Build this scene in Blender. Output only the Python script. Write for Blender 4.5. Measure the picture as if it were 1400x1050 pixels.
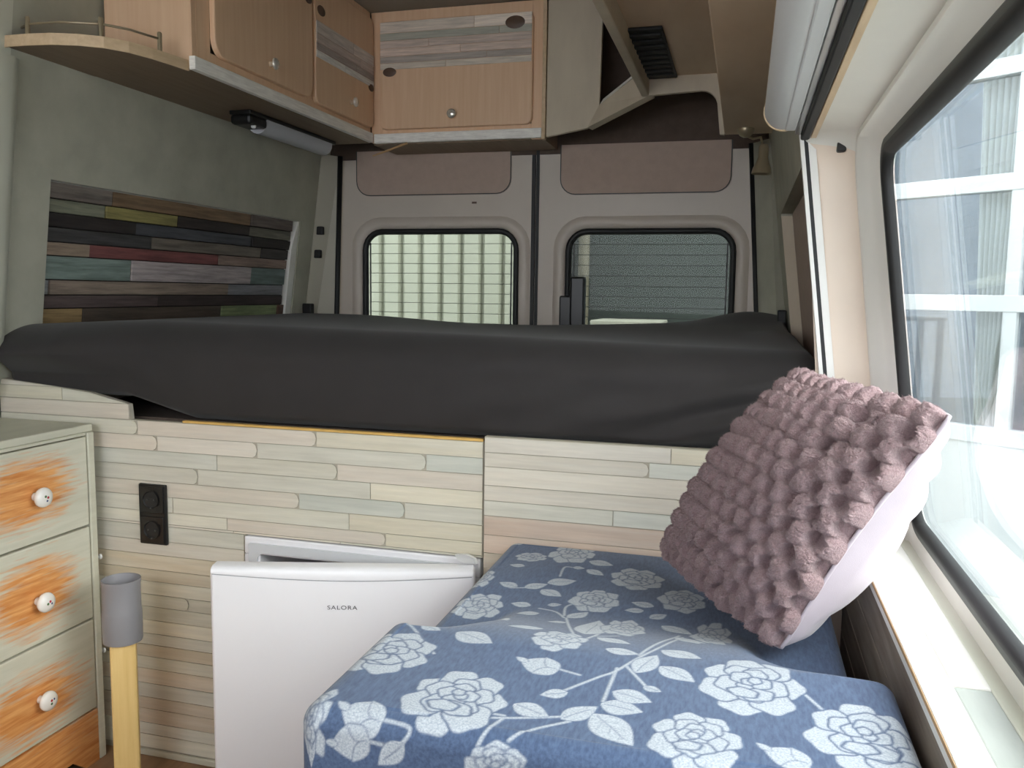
import bpy, bmesh, math, random
import numpy as np
from mathutils import Vector, Matrix

for o in list(bpy.data.objects):
    bpy.data.objects.remove(o, do_unlink=True)
scene = bpy.context.scene
COL = scene.collection
EYE = 1.168          # eye height above the van floor; every z below is measured from eye level

# ------------------------------------------------------------------ camera
cam_data = bpy.data.cameras.new('camera')
cam = bpy.data.objects.new('camera', cam_data)
COL.objects.link(cam)
F_PX = 1150.0
cam_data.sensor_width = 36.0
cam_data.lens = F_PX / 1400.0 * 36.0
cam_data.clip_start = 0.02
def camera_axes():
    dy = Vector(((1018 - 700) / F_PX, (405 - 525) / F_PX, 1)).normalized()
    p2 = Vector(((1018 - 3000 - 700) / F_PX, (405 - 3000 * .014 - 525) / F_PX, 1))
    n = dy.cross(p2).normalized()
    if n.y > 0: n = -n
    dx = dy.cross(n)
    if dx.x < 0: dx = -dx
    return dx, dy, n           # world x, y, z in the camera frame (x right, y down, z forward)
dx, dy, dz = camera_axes()
right = Vector((dx.x, dy.x, dz.x)); down = Vector((dx.y, dy.y, dz.y)); fwd = Vector((dx.z, dy.z, dz.z))
m3 = Matrix((right, -down, -fwd)).transposed()
cam.matrix_world = Matrix.Translation((0, 0, EYE)) @ m3.to_4x4()
scene.camera = cam

# ------------------------------------------------------------------ sky, sun, exposure
world = bpy.data.worlds.new('overcast_sky')
scene.world = world
world.use_nodes = True
wn = world.node_tree.nodes; wl = world.node_tree.links
wn.clear()
w_out = wn.new('ShaderNodeOutputWorld'); w_bg = wn.new('ShaderNodeBackground')
w_tc = wn.new('ShaderNodeTexCoord'); w_sep = wn.new('ShaderNodeSeparateXYZ')
w_map = wn.new('ShaderNodeMapRange'); w_mix = wn.new('ShaderNodeMix'); w_mix.data_type = 'RGBA'
wl.new(w_tc.outputs['Generated'], w_sep.inputs[0])
wl.new(w_sep.outputs['Z'], w_map.inputs[0])
w_map.inputs[1].default_value = -.05; w_map.inputs[2].default_value = .9
w_mix.inputs[6].default_value = (.80, .84, .90, 1)
w_mix.inputs[7].default_value = (.95, .97, 1.0, 1)
wl.new(w_map.outputs[0], w_mix.inputs[0])
wl.new(w_mix.outputs[2], w_bg.inputs[0])
w_bg.inputs[1].default_value = 3.4
wl.new(w_bg.outputs[0], w_out.inputs[0])

sun_data = bpy.data.lights.new('hazy_sun', 'SUN')
sun_data.energy = 2.0; sun_data.angle = math.radians(50); sun_data.color = (1, .96, .9)
sun = bpy.data.objects.new('hazy_sun', sun_data); COL.objects.link(sun)
sun.rotation_euler = Vector((-.75, .25, -.62)).to_track_quat('-Z', 'Y').to_euler()

vs = scene.view_settings
vs.view_transform = 'Standard'; vs.look = 'None'; vs.gamma = 1.0; vs.use_curve_mapping = False
vs.exposure = 1.38

# ------------------------------------------------------------------ materials
def lin(c):
    return tuple(((v / 255) / 12.92 if v / 255 <= .04045 else ((v / 255 + .055) / 1.055) ** 2.4) for v in c)
def new_mat(name):
    m = bpy.data.materials.new(name); m.use_nodes = True
    nt = m.node_tree; b = nt.nodes['Principled BSDF']
    return m, nt, b
def nd(nt, t, **k):
    n = nt.nodes.new(t)
    for a, v in k.items(): setattr(n, a, v)
    return n
def mixc(nt, fac, a, b, blend='MIX'):
    n = nd(nt, 'ShaderNodeMix'); n.data_type = 'RGBA'; n.blend_type = blend
    for s, v in ((n.inputs[0], fac), (n.inputs[6], a), (n.inputs[7], b)):
        if isinstance(v, bpy.types.NodeSocket): nt.links.new(v, s)
        elif isinstance(v, (int, float)): s.default_value = v
        else: s.default_value = (*v, 1)
    return n.outputs[2]
def noise(nt, scale, stretch=(1, 1, 1), detail=4, coord='Object', rough=.55):
    tc = nd(nt, 'ShaderNodeTexCoord'); mp = nd(nt, 'ShaderNodeMapping')
    mp.inputs['Scale'].default_value = stretch
    oi = nd(nt, 'ShaderNodeObjectInfo'); ad = nd(nt, 'ShaderNodeVectorMath', operation='ADD')
    ml = nd(nt, 'ShaderNodeVectorMath', operation='SCALE'); ml.inputs[0].default_value = (13, 7, 5)
    nt.links.new(oi.outputs['Random'], ml.inputs['Scale'])
    nt.links.new(tc.outputs[coord], ad.inputs[0]); nt.links.new(ml.outputs[0], ad.inputs[1])
    nt.links.new(ad.outputs[0], mp.inputs['Vector'])
    n = nd(nt, 'ShaderNodeTexNoise'); n.inputs['Scale'].default_value = scale
    n.inputs['Detail'].default_value = detail; n.inputs['Roughness'].default_value = rough
    nt.links.new(mp.outputs[0], n.inputs['Vector'])
    return n.outputs['Fac']
def ramp(nt, fac, lo, hi):
    n = nd(nt, 'ShaderNodeMapRange'); nt.links.new(fac, n.inputs[0])
    n.inputs[1].default_value = lo; n.inputs[2].default_value = hi
    return n.outputs[0]
def bump(nt, b, h, strength, dist=.002):
    n = nd(nt, 'ShaderNodeBump'); n.inputs['Strength'].default_value = strength
    n.inputs['Distance'].default_value = dist
    nt.links.new(h, n.inputs['Height']); nt.links.new(n.outputs[0], b.inputs['Normal'])
def plain(name, c, rough=.5, metal=0, var=.08, scale=6, stretch=(1, 1, 1), bmp=0, bscale=300, spec=.5, sheen=0):
    m, nt, b = new_mat(name)
    a = tuple(v * (1 - var) for v in lin(c)); d = tuple(min(1, v * (1 + var)) for v in lin(c))
    col = mixc(nt, ramp(nt, noise(nt, scale, stretch), .3, .7), a, d)
    nt.links.new(col, b.inputs['Base Color'])
    b.inputs['Roughness'].default_value = rough; b.inputs['Metallic'].default_value = metal
    b.inputs['Specular IOR Level'].default_value = spec
    if sheen: b.inputs['Sheen Weight'].default_value = sheen
    if bmp: bump(nt, b, noise(nt, bscale, (1, 1, 1), 2), bmp)
    return m
def wood(name, ca, cb, stretch=(40, 40, 2), scale=2.0, rough=.45, bmp=.08):
    m, nt, b = new_mat(name)
    f1 = ramp(nt, noise(nt, scale, stretch, 6), .3, .7)
    col = mixc(nt, f1, lin(ca), lin(cb))
    nt.links.new(col, b.inputs['Base Color']); b.inputs['Roughness'].default_value = rough
    bump(nt, b, f1, bmp, .001)
    return m
def tinted_plank(name, stretch, dark=.55, light=1.25, rough=.6, white=.0):
    """weathered paint whose tint is the object's own colour"""
    m, nt, b = new_mat(name)
    oi = nd(nt, 'ShaderNodeObjectInfo')
    f1 = ramp(nt, noise(nt, 3, stretch, 6, rough=.65), .32, .68)
    k = mixc(nt, f1, (dark,) * 3, (light,) * 3)
    col = mixc(nt, 1.0, oi.outputs['Color'], k, 'MULTIPLY')
    if white:
        f2 = ramp(nt, noise(nt, 5, tuple(s * .4 for s in stretch), 5), .45, .75)
        g = nd(nt, 'ShaderNodeMath', operation='MULTIPLY'); nt.links.new(f2, g.inputs[0]); g.inputs[1].default_value = white
        col = mixc(nt, g.outputs[0], col, (.72, .70, .62))
    nt.links.new(col, b.inputs['Base Color']); b.inputs['Roughness'].default_value = rough
    bump(nt, b, f1, .15, .001)
    return m
def glass_mat(name, tint, refl=1.0, rough=.0, haze=0.0):
    m, nt, b = new_mat(name); nt.nodes.remove(b)
    out = nt.nodes['Material Output']
    tr = nd(nt, 'ShaderNodeBsdfTransparent'); tr.inputs[0].default_value = (*tint, 1)
    gl = nd(nt, 'ShaderNodeBsdfGlossy'); gl.inputs['Roughness'].default_value = rough
    fr = nd(nt, 'ShaderNodeFresnel'); fr.inputs['IOR'].default_value = 1.5
    mu = nd(nt, 'ShaderNodeMath', operation='MULTIPLY'); mu.inputs[1].default_value = refl
    nt.links.new(fr.outputs[0], mu.inputs[0])
    mx = nd(nt, 'ShaderNodeMixShader')
    nt.links.new(mu.outputs[0], mx.inputs[0]); nt.links.new(tr.outputs[0], mx.inputs[1]); nt.links.new(gl.outputs[0], mx.inputs[2])
    last = mx.outputs[0]
    if haze:
        df = nd(nt, 'ShaderNodeBsdfDiffuse'); df.inputs[0].default_value = (.75, .78, .76, 1)
        m2 = nd(nt, 'ShaderNodeMixShader'); m2.inputs[0].default_value = haze
        nt.links.new(last, m2.inputs[1]); nt.links.new(df.outputs[0], m2.inputs[2]); last = m2.outputs[0]
    nt.links.new(last, out.inputs[0])
    return m

MAT = {}
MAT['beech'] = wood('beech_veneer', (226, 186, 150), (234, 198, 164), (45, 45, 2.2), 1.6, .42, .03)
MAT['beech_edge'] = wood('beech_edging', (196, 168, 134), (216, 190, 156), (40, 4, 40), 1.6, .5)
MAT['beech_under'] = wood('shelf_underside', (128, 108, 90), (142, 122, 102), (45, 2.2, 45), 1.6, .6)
MAT['pale_ply'] = wood('pale_plywood', (190, 176, 156), (206, 192, 170), (6, 6, 2), 2, .6)
MAT['tan_ply'] = wood('tan_plywood', (208, 180, 150), (220, 195, 166), (6, 2, 6), 2, .55)
MAT['whitewash'] = plain('whitewashed_trim', (243, 237, 230), .55, var=.14, scale=5, stretch=(6, 3, 40))
MAT['plank_wall'] = tinted_plank('reclaimed_plank_paint', (6, 2.0, 30))
MAT['plank_door'] = tinted_plank('weathered_plank_paper', (3, 3, 45), .82, 1.25)
MAT['plank_bed'] = tinted_plank('whitewashed_plank_paper', (2.2, 6, 34), .90, 1.06, .5, .35)
MAT['joint'] = plain('plank_joint', (178, 170, 154), .8)
MAT['dark_joint'] = plain('dark_plank_joint', (40, 34, 30), .8)
MAT['felt'] = plain('grey_green_felt', (170, 167, 151), .95, var=.10, scale=9, bmp=.3, bscale=700)
MAT['felt_light'] = plain('pale_grey_lining', (196, 194, 178), .9, var=.05)
MAT['ceiling'] = plain('ceiling_lining', (150, 144, 132), .9, var=.06)
MAT['dark_carpet'] = plain('dark_brown_lining', (92, 78, 70), .95, var=.12, scale=30, bmp=.3, bscale=600)
MAT['van_paint'] = plain('beige_van_paint', (208, 196, 184), .42, var=.03)
MAT['van_white'] = plain('white_van_paint', (232, 229, 221), .38, var=.03)
MAT['pillar_grey'] = plain('grey_pillar_lining', (182, 176, 160), .6, var=.04)
MAT['pillar_pink'] = plain('cream_pillar_paint', (230, 214, 198), .5, var=.04)
MAT['insert'] = plain('tan_insert_panel', (188, 166, 152), .8, var=.05, scale=30, bmp=.15, bscale=500)
MAT['rubber'] = plain('black_rubber', (22, 22, 23), .55, var=.1)
MAT['rubber_grey'] = plain('grey_rubber', (70, 72, 70), .5, var=.1)
MAT['black_plastic'] = plain('black_plastic', (18, 18, 19), .35, var=.1)
MAT['alu'] = plain('aluminium', (205, 205, 205), .3, .85, var=.04)
MAT['white_strip'] = plain('white_edge_strip', (232, 230, 226), .35, var=.02)
MAT['nickel'] = plain('brushed_nickel', (172, 158, 132), .35, .6, var=.05)
MAT['chrome'] = plain('chrome', (226, 220, 210), .22, .6, var=.03)
MAT['hinge_brown'] = plain('brown_hinge_cup', (96, 74, 60), .45, var=.15, scale=40)
MAT['blind'] = plain('white_blind_cassette', (205, 205, 206), .45, var=.02)
MAT['fridge'] = plain('white_enamel', (233, 231, 235), .32, var=.01)
MAT['fridge_line'] = plain('fridge_trim_line', (158, 158, 166), .4, var=.02)
MAT['fridge_in'] = plain('fridge_liner', (205, 206, 210), .4, var=.02)
MAT['ink'] = plain('grey_ink', (70, 72, 80), .4, var=.02)
MAT['pvc'] = plain('grey_pvc', (138, 136, 140), .4, var=.03)
MAT['pine'] = wood('yellow_pine', (222, 186, 118), (236, 204, 140), (30, 30, 2), 2, .5)
MAT['floor'] = wood('laminate_floor', (126, 96, 70), (156, 122, 92), (24, 2, 2), 2, .4)
MAT['porcelain'] = plain('porcelain', (236, 232, 226), .15, var=.02)
MAT['white_plastic'] = plain('white_plastic', (226, 226, 224), .4, var=.02)
MAT['lamp_diffuser'] = plain('milky_diffuser', (190, 190, 196), .35, var=.03)
MAT['lilac'] = plain('plain_lilac_cotton', (180, 168, 176), .85, var=.05, scale=14, bmp=.2, bscale=900, sheen=.3)
MAT['sheet'] = plain('charcoal_fitted_sheet', (41, 37, 37), .82, var=.10, scale=10, bmp=.25, bscale=900, sheen=.10)
MAT['sage'] = plain('sage_paint', (206, 203, 184), .5, var=.05, scale=7, stretch=(3, 1, 12))
MAT['splinter'] = plain('raw_splinter', (196, 160, 118), .7)
MAT['ply_edge'] = plain('raw_board_edge', (214, 172, 96), .7, var=.15, scale=20)
MAT['sill_white'] = wood('white_plank_sill', (240, 236, 228), (248, 246, 240), (6, 2, 6), 2, .5)
MAT['sill_grey'] = wood('grey_plank_sill', (168, 172, 166), (190, 194, 188), (10, 2, 6), 2, .5)
MAT['sill_side'] = wood('grey_brown_plank_side', (110, 96, 84), (150, 138, 124), (6, 3, 26), 2, .6)
MAT['door_cream'] = plain('cream_door_metal', (224, 224, 208), .4, var=.03)
MAT['glass_side'] = glass_mat('side_glass', (.93, .96, .95), .45, 0, .02)
MAT['glass_rear'] = glass_mat('tinted_rear_glass', (.57, .59, .56), .15, 0, .004)
MAT['glass_house'] = glass_mat('house_pane', (.84, .88, .92), 1.0)
MAT['house_white'] = plain('white_window_paint', (176, 180, 182), .5, var=.02)
MAT['house_dark'] = plain('sky_screen_grey', (88, 95, 102), .9, var=.25, scale=1.4)
MAT['hedge_reflection'] = plain('dark_hedge_reflection', (34, 42, 36), .9, var=.4, scale=20)
MAT['net'] = plain('net_curtain', (222, 219, 206), .9, var=.03)
MAT['gate_slat'] = plain('pale_green_gate', (156, 158, 146), .6, var=.05, scale=3)
MAT['dark_wall'] = plain('dark_green_wall', (46, 52, 50), .9, var=.12, scale=6)
MAT['concrete'] = plain('pale_paving', (168, 170, 165), .9, var=.1, scale=5)
MAT['dim_pipe'] = plain('dull_beige_pipe', (96, 92, 80), .6)
MAT['grey_table'] = plain('weathered_white_table', (150, 150, 140), .6)
MAT['dot_red'] = plain('red_glaze', (186, 70, 78), .2)
MAT['dot_green'] = plain('green_glaze', (92, 120, 84), .2)
MAT['dot_blue'] = plain('blue_glaze', (84, 92, 128), .2)
MAT['vent_black'] = plain('black_vent', (14, 14, 14), .6, var=.1)

# worn paint of the drawer fronts: pine shows round each knob (object space is centred on the drawer)
def worn_drawer(name, spots, low=None):
    m, nt, b = new_mat(name)
    tc = nd(nt, 'ShaderNodeTexCoord')
    pine = mixc(nt, ramp(nt, noise(nt, 3.2, (4, 3.2, 40), 5), .3, .7), lin((206, 126, 60)), lin((240, 178, 112)))
    paint = mixc(nt, ramp(nt, noise(nt, 6, (3, 1, 14)), .3, .7), lin((204, 201, 182)), lin((216, 212, 195)))
    streak = noise(nt, 5, (3, 2.2, 30), 5)
    fac = None
    for (sy, sz, ry, rz) in spots:
        mp = nd(nt, 'ShaderNodeMapping'); nt.links.new(tc.outputs['Object'], mp.inputs['Vector'])
        mp.inputs['Location'].default_value = (0, -sy / ry, -sz / rz)
        mp.inputs['Scale'].default_value = (0, 1 / ry, 1 / rz)
        ln = nd(nt, 'ShaderNodeVectorMath', operation='LENGTH'); nt.links.new(mp.outputs[0], ln.inputs[0])
        ad = nd(nt, 'ShaderNodeMath', operation='MULTIPLY_ADD'); nt.links.new(streak, ad.inputs[0])
        ad.inputs[1].default_value = 1.3; nt.links.new(ln.outputs['Value'], ad.inputs[2])
        f = ramp(nt, ad.outputs[0], 1.60, 1.14)
        if fac is None: fac = f
        else:
            mxn = nd(nt, 'ShaderNodeMath', operation='MAXIMUM'); nt.links.new(fac, mxn.inputs[0]); nt.links.new(f, mxn.inputs[1]); fac = mxn.outputs[0]
    col = mixc(nt, fac, paint, pine)
    nt.links.new(col, b.inputs['Base Color']); b.inputs['Roughness'].default_value = .5
    bump(nt, b, streak, .08, .001)
    return m

# woven rose cloth: mask is the woven-in pattern stored on the cloth
def rose_cloth():
    m, nt, b = new_mat('blue_rose_jacquard')
    at = nd(nt, 'ShaderNodeAttribute', attribute_name='weave')
    nb = noise(nt, 14, (1, 1, 1), 4)
    blue = mixc(nt, ramp(nt, noise(nt, 260, (1, .25, 1), 2), .3, .7), lin((50, 67, 98)), lin((70, 89, 119)))
    wht = mixc(nt, ramp(nt, noise(nt, 420, (1, 1, 1), 3), .3, .7), lin((136, 144, 156)), lin((176, 182, 190)))
    col = mixc(nt, at.outputs['Fac'], blue, wht)
    nt.links.new(col, b.inputs['Base Color']); b.inputs['Roughness'].default_value = .8
    b.inputs['Sheen Weight'].default_value = .15
    bump(nt, b, noise(nt, 800, (1, 1, 1), 2), .25, .001)
    return m
MAT['rose'] = rose_cloth()

def tuft_mat():
    m, nt, b = new_mat('mauve_chenille')
    f = ramp(nt, noise(nt, 420, (1, 1, 1), 4, rough=.75), .3, .7)
    col = mixc(nt, f, lin((134, 100, 103)), lin((198, 162, 163)))
    f2 = ramp(nt, noise(nt, 9, (1, 1, 1), 3), .35, .65)
    col = mixc(nt, f2, col, mixc(nt, .82, lin((190, 160, 168)), col))
    nt.links.new(col, b.inputs['Base Color']); b.inputs['Roughness'].default_value = .95
    b.inputs['Sheen Weight'].default_value = .35
    bump(nt, b, f, .9, .003)
    return m
MAT['tuft'] = tuft_mat()

# ------------------------------------------------------------------ mesh helpers
class MB:
    """collects shapes for ONE mesh object"""
    def __init__(s): s.bm = bmesh.new()
    def face(s, pts):
        return s.bm.faces.new([s.bm.verts.new(p) for p in pts])
    def box(s, x0, x1, y0, y1, z0, z1, bev=0, seg=2):
        b = bmesh.new()
        v = [b.verts.new((x, y, z)) for x in (x0, x1) for y in (y0, y1) for z in (z0, z1)]
        for f in ((0, 1, 3, 2), (4, 6, 7, 5), (0, 4, 5, 1), (2, 3, 7, 6), (0, 2, 6, 4), (1, 5, 7, 3)):
            b.faces.new([v[i] for i in f])
        bmesh.ops.recalc_face_normals(b, faces=b.faces)
        if bev: bmesh.ops.bevel(b, geom=list(b.edges), offset=bev, segments=seg, profile=.5, affect='EDGES')
        s.merge(b); return s
    def merge(s, b):
        off = {}
        for v in b.verts: off[v] = s.bm.verts.new(v.co)
        for f in b.faces:
            try: s.bm.faces.new([off[v] for v in f.verts])
            except ValueError: pass
        b.free()
    def prism(s, pts, d, bev=0):
        """polygon of 3-d points pushed along vector d"""
        b = bmesh.new(); d = Vector(d)
        a = [b.verts.new(p) for p in pts]; c = [b.verts.new(Vector(p) + d) for p in pts]
        n = len(a)
        b.faces.new(a); b.faces.new(list(reversed(c)))
        for i in range(n): b.faces.new((a[i], c[i], c[(i + 1) % n], a[(i + 1) % n]))
        bmesh.ops.recalc_face_normals(b, faces=b.faces)
        if bev: bmesh.ops.bevel(b, geom=list(b.edges), offset=bev, segments=2, profile=.5, affect='EDGES')
        s.merge(b); return s
    def grid(s, rows, closed=False):
        vs_ = [[s.bm.verts.new(p) for p in r] for r in rows]
        for i in range(len(rows) - 1):
            n = len(rows[i])
            for j in range(n if closed else n - 1):
                s.bm.faces.new((vs_[i][j], vs_[i][(j + 1) % n], vs_[i + 1][(j + 1) % n], vs_[i + 1][j]))
        return vs_
    def tube(s, pts, r, n=8, caps=True):
        pts = [Vector(p) for p in pts]; rows = []
        rr = r if isinstance(r, (list, tuple)) else [r] * len(pts)
        prev = None
        for i, p in enumerate(pts):
            t = (pts[min(i + 1, len(pts) - 1)] - pts[max(i - 1, 0)]).normalized()
            if prev is None:
                u = t.orthogonal().normalized()
            else:
                u = (prev - t * prev.dot(t)).normalized()
            prev = u; w = t.cross(u)
            rows.append([p + (u * math.cos(a) + w * math.sin(a)) * rr[i] for a in [2 * math.pi * k / n for k in range(n)]])
        g = s.grid(rows, True)
        if caps:
            s.bm.faces.new(list(reversed(g[0]))); s.bm.faces.new(g[-1])
        return s
    def lathe(s, prof, c, axis=(0, 0, 1), n=24):
        """prof: (radius, height) pairs turned about axis through c"""
        ax = Vector(axis).normalized(); u = ax.orthogonal().normalized(); w = ax.cross(u); c = Vector(c)
        rows = [[c + ax * h + (u * math.cos(a) + w * math.sin(a)) * max(r, 1e-5) for a in [2 * math.pi * k / n for k in range(n)]] for r, h in prof]
        s.grid(rows, True); return s
    def ring(s, outer, inner, d):
        """flat ring between two loops of equal length, with thickness d"""
        d = Vector(d); o = [Vector(p) for p in outer]; i = [Vector(p) for p in inner]
        s.grid([o, i, [p + d for p in i], [p + d for p in o], o], True); return s

def rrect(a0, a1, b0, b1, r, n=6):
    out = []
    for (ca, cb, st) in ((a1 - r, b1 - r, 0), (a0 + r, b1 - r, 90), (a0 + r, b0 + r, 180), (a1 - r, b0 + r, 270)):
        for k in range(n + 1):
            t = math.radians(st + 90 * k / n)
            out.append((ca + r * math.cos(t), cb + r * math.sin(t)))
    return out

def origin_of(o):
    p = Vector((0, 0, 0))
    while o is not None: p += o.location; o = o.parent
    return p
def link(name, me, mat, parent=None, origin=None, color=None, kind=None):
    """mesh given in eye-level coordinates -> linked object; origin in eye-level coordinates"""
    base = origin_of(parent) if parent else Vector((0, 0, 0))
    og = (Vector(origin) + Vector((0, 0, EYE))) if origin is not None else base
    me.transform(Matrix.Translation(Vector((0, 0, EYE)) - og))
    if mat is not None: me.materials.append(MAT[mat] if isinstance(mat, str) else mat)
    o = bpy.data.objects.new(name, me); COL.objects.link(o)
    o.parent = parent; o.location = og - base
    if color: o.color = (*lin(color), 1)
    if kind: o['kind'] = kind
    return o
def build(name, mb, mat, parent=None, origin=None, smooth=None, color=None, kind=None):
    bmesh.ops.remove_doubles(mb.bm, verts=mb.bm.verts, dist=1e-6)
    bmesh.ops.recalc_face_normals(mb.bm, faces=mb.bm.faces)
    me = bpy.data.meshes.new(name); mb.bm.to_mesh(me); mb.bm.free()
    if smooth is not None:
        me.shade_smooth()
        if smooth < 180: 
            try: me.set_sharp_from_angle(angle=math.radians(smooth))
            except Exception: pass
    return link(name, me, mat, parent, origin, color, kind)
def thing(name, loc, label=None, cat=None, group=None, kind=None):
    o = bpy.data.objects.new(name, None); COL.objects.link(o)
    o.empty_display_size = .05
    o.location = (loc[0], loc[1], loc[2] + EYE)
    return tag(o, label, cat, group, kind)
def tag(o, label=None, cat=None, group=None, kind=None):
    if label: o['label'] = label
    if cat: o['category'] = cat
    if group: o['group'] = group
    if kind: o['kind'] = kind
    return o
def B(name, parent, mat, x0, x1, y0, y1, z0, z1, bev=.002, **k):
    return build(name, MB().box(x0, x1, y0, y1, z0, z1, bev), mat, parent, **k)

FLOOR = -1.168
random.seed(7)

# ================================================================== THE VAN SHELL
def xl(z):                                            # left wall leans in towards the roof, bulges out low down
    return -1.755 + .128 * z if z > -.12 else -1.7704 + .30 * (max(z, -.55) + .12)
def xi(z): return .134 - .128 * max(z, -.55)          # right inner wall
def xg(z): return .252 - .135 * z                     # outer skin with the side glass
ROOF = 1.03

build('floor', MB().box(-1.9, .35, -.9, 3.3, FLOOR - .03, FLOOR), 'floor', kind='structure')
build('ceiling', MB().box(-1.72, .1, -.9, 3.3, ROOF, ROOF + .03), 'ceiling', kind='structure')

def wall_ring(fx, y0, y1, hole, d, zs=(FLOOR, ROOF)):
    """leaning wall with a recess: ring in (y,z), skin at fx(z), recess d deep (signed x)"""
    mb = MB(); hy0, hy1, hz0, hz1 = hole
    ysp = [y0, hy0, hy1, y1]; zsp = [zs[0], -.55, hz0, hz1, zs[1]]
    for i in range(3):
        for j in range(4):
            if i == 1 and j == 2: continue
            a, b, c, e = ysp[i], ysp[i + 1], zsp[j], zsp[j + 1]
            mb.prism([(fx(c), a, c), (fx(c), b, c), (fx(e), b, e), (fx(e), a, e)], (d, 0, 0))
    return mb
wl_ = build('wall_left', wall_ring(xl, 1.66, 3.3, (1.80, 3.06, -.12, .272), -.035), 'felt', kind='structure')
mb = MB()
for za, zb in ((FLOOR, -.55), (-.55, -.12), (-.12, ROOF)):
    mb.prism([(xl(za), -.9, za), (xl(za), 1.66, za), (xl(zb), 1.66, zb), (xl(zb), -.9, zb)], (-.035, 0, 0))
build('wall_lining', mb, 'felt_light', wl_)
# rounded cover of the side pillar in the near left corner
mb = MB()
rows = []
for z in (-.30, -.12, 0, .3, .53):
    rows.append([(xl(z) + o, y, z) for y, o in ((1.52, .001), (1.54, .018), (1.58, .03), (1.64, .03), (1.667, .018), (1.675, .001))])
mb.grid(rows)
build('pillar_cover', mb, 'felt_light', wl_, smooth=60)

wr_ = build('wall_right', wall_ring(xi, 1.70, 3.3, (1.76, 2.85, -.30, .262), .04), 'felt', kind='structure')
mb = MB()
mb.prism([(xi(.30), -.9, .30), (xi(.30), 1.70, .30), (xi(ROOF), 1.70, ROOF), (xi(ROOF), -.9, ROOF)], (.04, 0, 0))
build('wall_lining', mb, 'felt_light', wr_)
mb = MB().prism([(xi(-.30) + .035, 1.76, -.30), (xi(-.30) + .035, 2.85, -.30), (xi(.262) + .035, 2.85, .262), (xi(.262) + .035, 1.76, .262)], (.012, 0, 0))
build('recess_board', mb, 'insert', wr_)
mb = MB().prism([(xi(-.30) + .0, 2.842, -.30), (xi(.255), 2.842, .255), (xi(.255) + .034, 2.842, .255), (xi(-.3) + .034, 2.842, -.30)], (0, .007, 0))
build('recess_edge', mb, 'pale_ply', wr_)

build('wall_back', MB().box(-1.75, .12, 3.245, 3.28, .535, ROOF), 'dark_carpet', kind='structure')

# ---- rear doors
DY = 3.25
def dl(z): return -1.652 + .034 * z
def dr(z): return .042 - .072 * z
def rear_door(n, fxl, fxr, win, ins, label):
    d = thing('door_%d' % n, (.5 * (fxl(0) + fxr(0)), DY, FLOOR), label, None, None, 'structure')
    x0, x1, z0, z1 = win
    hole = rrect(x0 - .006, x1 + .006, z0 - .006, z1 + .006, .085)
    N = len(hole)
    outer = []
    for (u, v) in rrect(0, 1, FLOOR + .05, .57, .001):
        outer.append((fxl(v) + (fxr(v) - fxl(v)) * u, DY, v))
    # rrect() corner order is the same for both loops, so they bridge straight across
    build('door_skin', MB().ring(outer, [(a, DY, b) for a, b in hole], (0, .05, 0)), 'van_paint', d, smooth=35)
    # pressed flange round the glass: a soft raised bead
    rows = []
    for off, yy in ((.052, 0), (.040, -.010), (.026, -.013), (.012, -.010), (.004, .004), (.002, .025)):
        rows.append([(a, DY + yy, b) for a, b in rrect(x0 - off, x1 + off, z0 - off, z1 + off, .085 + off * .8)])
    build('window_flange', MB().ring([(a, DY - .001, b) for a, b in rrect(x0 - .052, x1 + .052, z0 - .052, z1 + .052, .125)], [(a, DY - .001, b) for a, b in rrect(x0 - .05, x1 + .05, z0 - .05, z1 + .05, .123)], (0, .001, 0)), 'van_paint', d) if False else None
    mb = MB(); mb.grid(rows, True)
    build('window_flange', mb, 'van_paint', d, smooth=180)
    mb = MB()
    rows = []
    for off, yy in ((.006, .004), (.002, -.004), (-.006, -.006), (-.016, -.002), (-.018, .012)):
        rows.append([(a, DY + yy, b) for a, b in rrect(x0 - off, x1 + off, z0 - off, z1 + off, .08 + off)])
    mb.grid(rows, True)
    build('gasket', mb, 'rubber', d, smooth=180)
    pane = build('pane', MB().prism([(a, DY + .012, b) for a, b in rrect(x0 + .01, x1 - .01, z0 + .01, z1 - .01, .07)], (0, .004, 0)), 'glass_rear', d)
    mb = MB(); k = 0; z = z1 - .055
    while z > z0 + .03:
        mb.box(x0 + .02, x1 - .02, DY + .009, DY + .0105, z - .0011, z + .0011); z -= .040
    mb.box(x0 + .024, x0 + .030, DY + .009, DY + .0105, z0 + .04, z1 - .05); mb.box(x1 - .030, x1 - .024, DY + .009, DY + .0105, z0 + .04, z1 - .05)
    build('heating_wires', mb, 'rubber_grey', pane)
    a0, a1, b0 = ins
    pts = rrect(a0, a1, b0, .75, .06)
    pts = [(a, DY - .006, min(b, .568)) for a, b in pts]
    keep = []
    for p in pts:
        if not keep or (Vector(p) - Vector(keep[-1])).length > 1e-4: keep.append(p)
    build('insert_panel', MB().prism(keep, (0, .006, 0)), 'insert', d)
    mb = MB()
    lo = [(a, DY - .0075, min(b, .568)) for a, b in rrect(a0, a1, b0, .75, .06)]
    li = [(a, DY - .0075, min(b, .568)) for a, b in rrect(a0 + .004, a1 - .004, b0 + .004, .75, .056)]
    mb.grid([lo, li], True)
    build('panel_edge', mb, 'rubber_grey', d)
    return d
d1 = rear_door(1, dl, lambda z: -.820, (-1.537, -.874, -.36, .250), (-1.565, -.902, .388), 'left rear van door, beige, with its pale green view')
d2 = rear_door(2, lambda z: -.789, dr, (-.676, -.041, -.36, .246), (-.706, -.064, .379), 'right rear van door, beige, with dark view and black latch')
mb = MB().box(-.820, -.806, DY + .0, DY + .03, FLOOR + .05, .56).box(-.801, -.789, DY - .006, DY + .03, FLOOR + .05, .56)
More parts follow.
